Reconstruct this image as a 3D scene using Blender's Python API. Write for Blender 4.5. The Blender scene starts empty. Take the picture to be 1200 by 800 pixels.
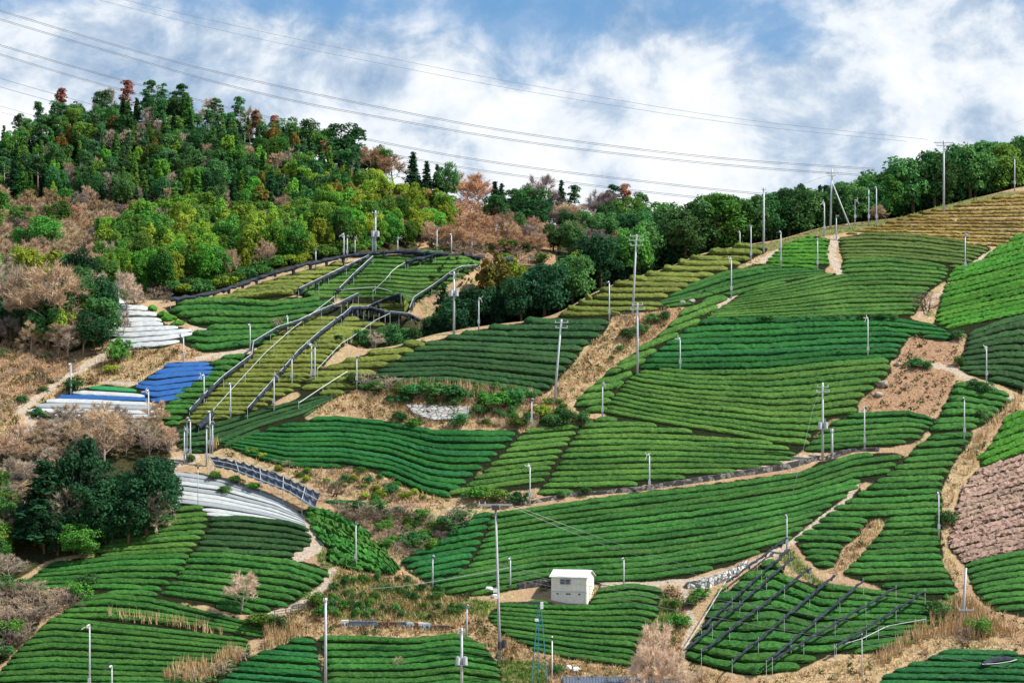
import bpy, math, random
import numpy as np
from mathutils import Vector

R = np.random.default_rng(7)
random.seed(7)
FPX = 2500.0            # focal length in pixels of a 1200 px wide frame
HX, HY = 600.0, 500.0   # where the level view axis meets the frame
scene = bpy.context.scene
COL = scene.collection

# ------------------------------------------------------------------ objects
def link(o, parent=None):
    COL.objects.link(o)
    if parent is not None:
        o.parent = parent
    return o

def tag(o, label=None, cat=None, group=None, kind=None):
    if label: o['label'] = label
    if cat: o['category'] = cat
    if group: o['group'] = group
    if kind: o['kind'] = kind
    return o

def empty(name, loc=(0, 0, 0), rz=0.0):
    o = bpy.data.objects.new(name, None)
    o.location = loc
    o.rotation_euler = (0, 0, rz)
    o.empty_display_size = 0.3
    return link(o)

def make_mesh(name, V, Q=None, T=None, mat=None, smooth=False, mids=None, N=None):
    """V (n,3); Q (k,4) quads; T (m,3) triangles; N list of n-gons."""
    me = bpy.data.meshes.new(name)
    V = np.asarray(V, dtype=np.float32)
    Q = np.zeros((0, 4), np.int32) if Q is None or len(Q) == 0 else np.asarray(Q, np.int32)
    T = np.zeros((0, 3), np.int32) if T is None or len(T) == 0 else np.asarray(T, np.int32)
    N = N or []
    nl = [len(x) for x in N]
    loops = np.concatenate([Q.ravel(), T.ravel()] + [np.asarray(x, np.int32) for x in N])
    tot = np.concatenate([np.full(len(Q), 4), np.full(len(T), 3), np.asarray(nl, int)]).astype(np.int32)
    start = np.concatenate([[0], np.cumsum(tot)[:-1]]).astype(np.int32)
    me.vertices.add(len(V)); me.vertices.foreach_set('co', V.ravel())
    me.loops.add(len(loops)); me.loops.foreach_set('vertex_index', loops.astype(np.int32))
    me.polygons.add(len(tot))
    me.polygons.foreach_set('loop_start', start)
    me.polygons.foreach_set('loop_total', tot)
    me.polygons.foreach_set('use_smooth', np.full(len(tot), bool(smooth)))
    mats = mat if isinstance(mat, (list, tuple)) else [mat]
    for m in mats:
        if m is not None: me.materials.append(m)
    if mids is not None:
        me.polygons.foreach_set('material_index', np.asarray(mids, np.int32))
    me.update(calc_edges=True)
    me.validate()
    return me

class MB:
    """collects shapes that become one mesh"""
    def __init__(s): s.V = []; s.Q = []; s.T = []; s.N = []; s.n = 0
    def add(s, V, Q=None, T=None, N=None):
        V = np.asarray(V, float)
        if Q is not None and len(Q): s.Q.append(np.asarray(Q) + s.n)
        if T is not None and len(T): s.T.append(np.asarray(T) + s.n)
        for x in (N or []): s.N.append([i + s.n for i in x])
        s.V.append(V); s.n += len(V)
        return s
    def box(s, c, d, rz=0.0, rx=0.0, ry=0.0):
        v = np.array([[x, y, z] for z in (-.5, .5) for y in (-.5, .5) for x in (-.5, .5)]) * np.array(d)
        v = rot(v, rx, ry, rz)
        return s.add(v + np.array(c), [[0, 2, 3, 1], [4, 5, 7, 6], [0, 1, 5, 4], [2, 6, 7, 3], [0, 4, 6, 2], [1, 3, 7, 5]])
    def tube(s, path, rad, k=8, caps=True):
        path = np.asarray(path, float); n = len(path)
        rad = np.broadcast_to(np.asarray(rad, float), (n,))
        t = np.gradient(path, axis=0)
        t /= np.linalg.norm(t, axis=1, keepdims=True) + 1e-9
        up = np.where(np.abs(t[:, 2:3]) > .9, np.array([[1., 0, 0]]), np.array([[0, 0, 1.]]))
        a = np.cross(t, up); a /= np.linalg.norm(a, axis=1, keepdims=True) + 1e-9
        b = np.cross(a, t)
        th = np.arange(k) * 2 * np.pi / k
        V = path[:, None] + rad[:, None, None] * (np.cos(th)[None, :, None] * a[:, None] + np.sin(th)[None, :, None] * b[:, None])
        i = np.arange(n - 1)[:, None] * k; j = np.arange(k)[None]; j2 = (j + 1) % k
        Q = np.stack([i + j, i + k + j, i + k + j2, i + j2], -1).reshape(-1, 4)
        N = [list(range(k)), list(range((n - 1) * k, n * k))[::-1]] if caps else None
        return s.add(V.reshape(-1, 3), Q, None, N)
    def data(s, name, mat, smooth=False):
        V = np.concatenate(s.V)
        Q = np.concatenate(s.Q) if s.Q else None
        T = np.concatenate(s.T) if s.T else None
        return make_mesh(name, V, Q, T, mat, smooth, None, s.N)
    def build(s, name, mat, parent=None, smooth=False):
        return link(bpy.data.objects.new(name, s.data(name, mat, smooth)), parent)

def rot(v, rx=0, ry=0, rz=0):
    v = np.asarray(v, float)
    for ang, (i, j) in ((rx, (1, 2)), (ry, (2, 0)), (rz, (0, 1))):
        if ang:
            c, s = math.cos(ang), math.sin(ang)
            w = v.copy()
            w[..., i] = c * v[..., i] - s * v[..., j]
            w[..., j] = s * v[..., i] + c * v[..., j]
            v = w
    return v

# ------------------------------------------------------------------ materials
def mat_base(name, rough=.8, spec=.2):
    m = bpy.data.materials.new(name); m.use_nodes = True
    nt = m.node_tree; nt.nodes.clear()
    out = nt.nodes.new('ShaderNodeOutputMaterial')
    b = nt.nodes.new('ShaderNodeBsdfPrincipled')
    b.inputs['Roughness'].default_value = rough
    b.inputs['Specular IOR Level'].default_value = spec
    nt.links.new(b.outputs[0], out.inputs[0])
    return m, nt, b

def nd(nt, typ, **kw):
    n = nt.nodes.new(typ)
    for k, v in kw.items():
        if k in ('operation', 'data_type', 'blend_type', 'noise_dimensions', 'feature', 'attribute_name', 'clamp', 'noise_type', 'sky_type'):
            setattr(n, k, v)
        else:
            n.inputs[k].default_value = v
    return n

def ramp(nt, fac, stops):
    n = nt.nodes.new('ShaderNodeValToRGB')
    e = n.color_ramp.elements
    while len(e) < len(stops): e.new(0.5)
    for el, (p, c) in zip(e, stops):
        el.position = p; el.color = (*c, 1) if len(c) == 3 else c
    nt.links.new(fac, n.inputs[0])
    return n.outputs[0]

def mixc(nt, fac, a, b, mode='MIX'):
    n = nt.nodes.new('ShaderNodeMix'); n.data_type = 'RGBA'; n.blend_type = mode
    for sock, v in ((n.inputs[0], fac), (n.inputs[6], a), (n.inputs[7], b)):
        if hasattr(v, 'is_linked') or hasattr(v, 'links'): nt.links.new(v, sock)
        elif isinstance(v, (int, float)): sock.default_value = v
        else: sock.default_value = (*v, 1)
    return n.outputs[2]

def noise(nt, scale, detail=3, rough=.6, obj=True, vec=None, dist=0):
    n = nt.nodes.new('ShaderNodeTexNoise')
    n.inputs['Scale'].default_value = scale; n.inputs['Detail'].default_value = detail
    n.inputs['Roughness'].default_value = rough; n.inputs['Distortion'].default_value = dist
    if vec is None:
        g = nt.nodes.new('ShaderNodeNewGeometry'); vec = g.outputs['Position']
        if obj:
            tc = nt.nodes.new('ShaderNodeTexCoord'); vec = tc.outputs['Object']
    nt.links.new(vec, n.inputs['Vector'])
    return n.outputs['Fac']

def bump(nt, b, h, strength=.5, dist=.1):
    n = nt.nodes.new('ShaderNodeBump')
    n.inputs['Strength'].default_value = strength; n.inputs['Distance'].default_value = dist
    nt.links.new(h, n.inputs['Height']); nt.links.new(n.outputs[0], b.inputs['Normal'])

def hue_random(nt, col, hv=.03, vv=.5, sv=.2):
    """per object variation of a colour"""
    oi = nt.nodes.new('ShaderNodeObjectInfo')
    hs = nt.nodes.new('ShaderNodeHueSaturation')
    nt.links.new(col, hs.inputs['Color'])
    def rng(lo, hi, src):
        m = nt.nodes.new('ShaderNodeMapRange'); m.inputs['To Min'].default_value = lo; m.inputs['To Max'].default_value = hi
        nt.links.new(src, m.inputs['Value']); return m.outputs[0]
    w = nt.nodes.new('ShaderNodeMath'); w.operation = 'MULTIPLY'; w.inputs[1].default_value = 7.31
    nt.links.new(oi.outputs['Random'], w.inputs[0])
    fr = nt.nodes.new('ShaderNodeMath'); fr.operation = 'FRACT'; nt.links.new(w.outputs[0], fr.inputs[0])
    nt.links.new(rng(.5 - hv, .5 + hv, oi.outputs['Random']), hs.inputs['Hue'])
    nt.links.new(rng(1 - vv, 1 + vv, fr.outputs[0]), hs.inputs['Value'])
    return hs.outputs[0]

def leaf_mat(name, dark, light, scale=1.3, hv=.02, vv=.25, fine=7.0, transl=.35):
    m, nt, b = mat_base(name, .75, .08)
    f1 = noise(nt, scale, 4, .7, False); f2 = noise(nt, fine, 2, .6, False)
    mx = nt.nodes.new('ShaderNodeMath'); mx.operation = 'ADD'; nt.links.new(f1, mx.inputs[0]); nt.links.new(f2, mx.inputs[1])
    c = ramp(nt, mx.outputs[0], [(.72, dark), (1.0, [(a + b_) / 2 for a, b_ in zip(dark, light)]), (1.28, light)]) if False else None
    h = nt.nodes.new('ShaderNodeMath'); h.operation = 'MULTIPLY'; h.inputs[1].default_value = .5; nt.links.new(mx.outputs[0], h.inputs[0])
    c = ramp(nt, h.outputs[0], [(.36, dark), (.5, [(a + b_) / 2 for a, b_ in zip(dark, light)]), (.66, light)])
    c = hue_random(nt, c, hv, vv)
    nt.links.new(c, b.inputs['Base Color'])
    if transl:
        tr = nt.nodes.new('ShaderNodeBsdfTranslucent'); nt.links.new(c, tr.inputs[0])
        ms = nt.nodes.new('ShaderNodeMixShader'); ms.inputs[0].default_value = transl
        out = [n for n in nt.nodes if n.type == 'OUTPUT_MATERIAL'][0]
        nt.links.new(b.outputs[0], ms.inputs[1]); nt.links.new(tr.outputs[0], ms.inputs[2]); nt.links.new(ms.outputs[0], out.inputs[0])
    return m

def plain_mat(name, col, rough=.6, spec=.3, var=.15, scale=3.0, metal=0):
    m, nt, b = mat_base(name, rough, spec)
    f = noise(nt, scale, 4, .65, False)
    c = ramp(nt, f, [(.3, [x * (1 - var) for x in col]), (.7, [min(1, x * (1 + var)) for x in col])])
    nt.links.new(c, b.inputs['Base Color']); b.inputs['Metallic'].default_value = metal
    return m

# tea foliage: (dark, light)
TEA = {
    'green':  ((.006, .038, .009), (.055, .166, .029)),
    'vivid':  ((.003, .038, .011), (.026, .135, .030)),
    'dark':   ((.007, .030, .012), (.040, .098, .028)),
    'olive':  ((.034, .058, .010), (.180, .205, .042)),
    'lime':   ((.012, .070, .006), (.066, .205, .020)),
    'leafy':  ((.006, .046, .009), (.062, .190, .030)),
    'light':  ((.009, .046, .009), (.086, .192, .034)),
    'dull':   ((.020, .054, .010), (.105, .150, .036)),
    'straw':  ((.070, .065, .014), (.300, .210, .055)),
    'brown':  ((.120, .080, .060), (.400, .275, .215)),
}
def tea_mat(key):
    dk, lt = TEA[key]
    m, nt, b = mat_base('tea_' + key, .7, .08)
    g = nt.nodes.new('ShaderNodeNewGeometry')
    f1 = noise(nt, 3.2, 3, .75, False); f2 = noise(nt, .16, 4, .7, False)
    mx = nt.nodes.new('ShaderNodeMath'); mx.operation = 'MULTIPLY_ADD'; mx.inputs[1].default_value = .62
    nt.links.new(f1, mx.inputs[0])
    sc = nt.nodes.new('ShaderNodeMath'); sc.operation = 'MULTIPLY'; sc.inputs[1].default_value = .38
    nt.links.new(f2, sc.inputs[0]); nt.links.new(sc.outputs[0], mx.inputs[2])
    c = ramp(nt, mx.outputs[0], [(.33, dk), (.5, [(p + q) / 2 for p, q in zip(dk, lt)]), (.64, lt)])
    # browned, thinning twigs in a few places
    f3 = noise(nt, .9, 5, .7, False)
    br = ramp(nt, f3, [(.66, (0, 0, 0)), (.76, (1, 1, 1))])
    brm = nt.nodes.new('ShaderNodeMath'); brm.operation = 'MULTIPLY'; brm.inputs[1].default_value = .35
    nt.links.new(br, brm.inputs[0])
    c = mixc(nt, brm.outputs[0], c, (.16, .11, .045))
    c = hue_random(nt, c, .012, .16)
    nt.links.new(c, b.inputs['Base Color'])
    bump(nt, b, f1, .8, .12)
    return m
MT = {k: tea_mat(k) for k in TEA}
def cloth_mat(name, col):
    m, nt, b = mat_base(name, .7, .3)
    f = noise(nt, 1.2, 5, .7, False)
    c = ramp(nt, f, [(.3, [x * .8 for x in col]), (.65, col)])
    nt.links.new(c, b.inputs['Base Color']); bump(nt, b, noise(nt, 4, 3, .6, False), .5, .08)
    return m
MC = {'white': cloth_mat('cover_white', (.43, .45, .45)), 'grey': cloth_mat('cover_pale_grey', (.28, .305, .32)),
      'blue': cloth_mat('cover_blue', (.014, .088, .28)), 'net': cloth_mat('cover_green', (.02, .22, .07))}
M_pole = plain_mat('galvanised_pole', (.43, .47, .50), .5, .4, .12, 2.0)
M_conc = plain_mat('concrete_pole', (.36, .38, .40), .8, .2, .15, 2.0)
M_dark = plain_mat('dark_metal', (.05, .055, .065), .5, .4)
M_net = plain_mat('black_shade_net', (.022, .030, .045), .75, .2, .5, 1.5)
M_sheet = plain_mat('shade_net_sheet', (.055, .070, .100), .6, .3, .5, .9)
M_rail = plain_mat('pale_pipe', (.44, .49, .50), .4, .4)
M_white = plain_mat('white_paint', (.78, .80, .80), .5, .4, .06)
M_red = plain_mat('rusty_red', (.35, .07, .04), .6, .3)
M_wire = plain_mat('aluminium_wire', (.22, .24, .27), .5, .4)
M_cer = plain_mat('pale_insulator', (.6, .6, .6), .3, .5)
M_bark = plain_mat('bark', (.13, .095, .07), .9, .1, .4, 4)
M_barkpale = plain_mat('pale_bark', (.34, .28, .24), .9, .1, .3, 4)
M_teal = plain_mat('teal_steel', (.03, .20, .26), .5, .4)
# ------------------------------------------------------------------ terrain: one height field through surveyed points
def gM(py):
    return np.interp(py, [190, 220, 300, 400, 500, 600, 690, 800, 830], [386, 378, 352, 328, 306, 288, 272, 255, 250])
CREST = np.array([(420, 418), (450, 410), (497, 398), (550, 387), (600, 380), (645, 372), (665, 362), (690, 347), (725, 332), (775, 317),
                  (817, 300), (850, 292), (897, 284), (960, 268), (1040, 257), (1100, 243), (1140, 233), (1205, 218), (1400, 186)], float)
SPUR = [(203, 352, 350), (250, 344, 354), (300, 327, 360), (350, 312, 366), (400, 302, 371), (437, 297, 374), (510, 297, 376), (565, 301, 376)]
cp = []   # x, Y, z
def c_px(px, py, Y): cp.append(((px - HX) / FPX * Y, Y, (HY - py) / FPX * Y))
def c_z(px, Y, z): cp.append(((px - HX) / FPX * Y, Y, z))
def crest_py(px): return np.interp(px, CREST[:, 0], CREST[:, 1])
for px in (560, 630, 700, 840, 980, 1120, 1260, 1400):
    for py in (830, 800, 740, 690, 640, 600, 550, 500, 450, 400, 350, 300, 260):
        if py > crest_py(px) + 14: c_px(px, py, gM(py))
for px in (-200, -60, 60, 180, 300, 420, 490):
    for py in (830, 800, 740, 690, 640, 600, 550): c_px(px, py, gM(py))
for px, py in CREST[1:]:
    Y = float(gM(py)); z = (HY - py) / FPX * Y
    c_px(px, py, Y)
    c_z(px, Y + 5, z + .35); c_z(px, Y + 14, z - .8); c_z(px, Y + 28, z - 1.5)
for px, py, Y in ((420, 500, 307), (420, 445, 318), (500, 450, 317), (500, 415, 325), (560, 500, 305), (360, 500, 306.5), (340, 470, 312.5),
                  (190, 505, 306), (230, 470, 312.5), (160, 450, 316), (250, 420, 324), (330, 400, 331), (200, 400, 328), (300, 440, 319), (260, 500, 307),
                  (300, 345, 352), (130, 360, 341), (130, 405, 329), (400, 360, 347), (400, 395, 335), (455, 380, 343), (470, 345, 355), (440, 330, 362), (500, 330, 364), (545, 325, 366), (380, 335, 358),
                  (0, 505, 303), (60, 470, 312), (100, 440, 320), (0, 430, 320), (60, 415, 326), (-100, 500, 304), (-100, 420, 322), (180, 415, 324)):
    c_px(px, py, Y)
for px, py, Y in SPUR:
    z = (HY - py) / FPX * Y
    c_px(px, py, Y); c_z(px, Y + 12, z + .6)
for px, Y, z in ((510, 392, 27), (565, 392, 26), (600, 372, 20), (560, 350, 16), (600, 405, 22), (700, 405, 27), (850, 405, 32), (1000, 410, 38), (1200, 415, 46), (1400, 420, 52),
                 (440, 395, 32)): c_z(px, Y, z)
for px, py, Y in ((0, 345, 352), (60, 345, 352), (0, 300, 385), (60, 290, 385), (150, 305, 385), (-100, 330, 360), (0, 240, 430), (150, 240, 430), (250, 262, 420), (350, 272, 412), (430, 275, 410),
                  (500, 270, 425), (580, 280, 430), (640, 292, 440), (-100, 230, 435),
                  (-100, 210, 468), (0, 188, 468), (75, 152, 475), (150, 143, 480), (215, 146, 480), (290, 168, 478), (360, 186, 474), (400, 194, 470), (450, 216, 466), (500, 232, 466), (560, 248, 470),
                  (620, 262, 475), (700, 266, 480), (780, 288, 480), (850, 295, 470), (1000, 300, 470), (1200, 290, 470), (1400, 280, 470)):
    c_px(px, py, Y)
for px in (-100, 100, 300, 500, 700, 900, 1200):
    z = float(np.interp(px, [-100, 150, 400, 700, 1200], [50, 62, 52, 38, 36])); c_z(px, 515, z); c_z(px, 560, z - 6)
for x in (-170, -110, -60, 0, 60, 110, 170):
    cp.append((x, 222, -46)); cp.append((x, 205, -48))
cp = np.array(cp)
def U(r2): return np.where(r2 > 1e-12, r2 * np.log(r2 + 1e-12), 0.0)
S = 100.0
def tps_fit(pts, z, lam=2e-5):
    n = len(pts); d2 = ((pts[:, None] - pts[None]) ** 2).sum(-1)
    A = np.zeros((n + 3, n + 3)); A[:n, :n] = U(d2) + lam * np.eye(n)
    A[:n, n] = 1; A[:n, n + 1:] = pts; A[n, :n] = 1; A[n + 1:, :n] = pts.T
    return np.linalg.solve(A, np.concatenate([z, np.zeros(3)]))
_pts = cp[:, :2] / S
_w = tps_fit(_pts, cp[:, 2])
def tps_eval(x, y):
    q = np.stack([x, y], -1) / S; out = np.empty(len(q))
    for i in range(0, len(q), 20000):
        c = q[i:i + 20000]; d2 = ((c[:, None] - _pts[None]) ** 2).sum(-1)
        out[i:i + 20000] = U(d2) @ _w[:len(_pts)] + _w[len(_pts)] + c @ _w[len(_pts) + 1:]
    return out
GX0, GX1, GY0, GY1, GS = -165.0, 165.0, 215.0, 540.0, 1.5
gx = np.arange(GX0, GX1 + .01, GS); gy = np.arange(GY0, GY1 + .01, GS)
_X, _Y = np.meshgrid(gx, gy)
GZ = tps_eval(_X.ravel(), _Y.ravel()).reshape(_X.shape)
def H(x, y):
    """ground height (bicubic-smooth enough at 1.5 m: bilinear)"""
    u = np.clip((np.asarray(x, float) - GX0) / GS, 0, len(gx) - 1.001); v = np.clip((np.asarray(y, float) - GY0) / GS, 0, len(gy) - 1.001)
    i = u.astype(int); j = v.astype(int); a = u - i; b = v - j
    z = (GZ[j, i] * (1 - a) + GZ[j, i + 1] * a) * (1 - b) + (GZ[j + 1, i] * (1 - a) + GZ[j + 1, i + 1] * a) * b
    return z
def P(px, py, y0=218.0, y1=538.0, st=.75):
    """where the sight line of a photo point meets the hill: (n,3), and which of them meet it"""
    px = np.atleast_1d(np.asarray(px, float)); py = np.atleast_1d(np.asarray(py, float)); px, py = np.broadcast_arrays(px, py)
    a = (px - HX) / FPX; b = (HY - py) / FPX
    hit = np.full(px.shape, np.nan); prev = None; act = np.arange(px.size)
    y = y0
    while y < y1 and len(act):
        d = H(a[act] * y, np.full(len(act), y)) - b[act] * y
        if prev is not None:
            c = (d >= 0) & (prev < 0)
            if c.any():
                t = prev[c] / (prev[c] - d[c]); hit[act[c]] = y - st + t * st
                act = act[~c]; d = d[~c]
        prev = d; y += st
    ok = ~np.isnan(hit); hit = np.where(ok, hit, 300.0)
    return np.stack([a * hit, hit, b * hit], -1), ok
def P1(px, py, y0=218.0):
    for k in range(40):
        p, ok = P([px], [py + k], y0)
        if ok[0]:
            p[0][2] = H(p[0][0], p[0][1]); return p[0]
    return p[0]
def ground(px, Y):
    x = (px - HX) / FPX * Y
    return np.array([x, Y, float(H(x, Y))])
def pip(x, y, poly):
    poly = np.asarray(poly, float); x = np.asarray(x, float); y = np.asarray(y, float)
    r = np.zeros(x.shape, bool); n = len(poly)
    m = (x >= poly[:, 0].min()) & (x <= poly[:, 0].max()) & (y >= poly[:, 1].min()) & (y <= poly[:, 1].max())
    if not m.any(): return r
    xs, ys = x[m], y[m]; q = np.zeros(xs.shape, bool)
    for i in range(n):
        x0, y0_ = poly[i]; x1, y1_ = poly[(i + 1) % n]
        if y0_ == y1_: continue
        c = ((y0_ > ys) != (y1_ > ys)) & (xs < (x1 - x0) * (ys - y0_) / (y1_ - y0_) + x0)
        q ^= c
    r[m] = q
    return r
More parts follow.
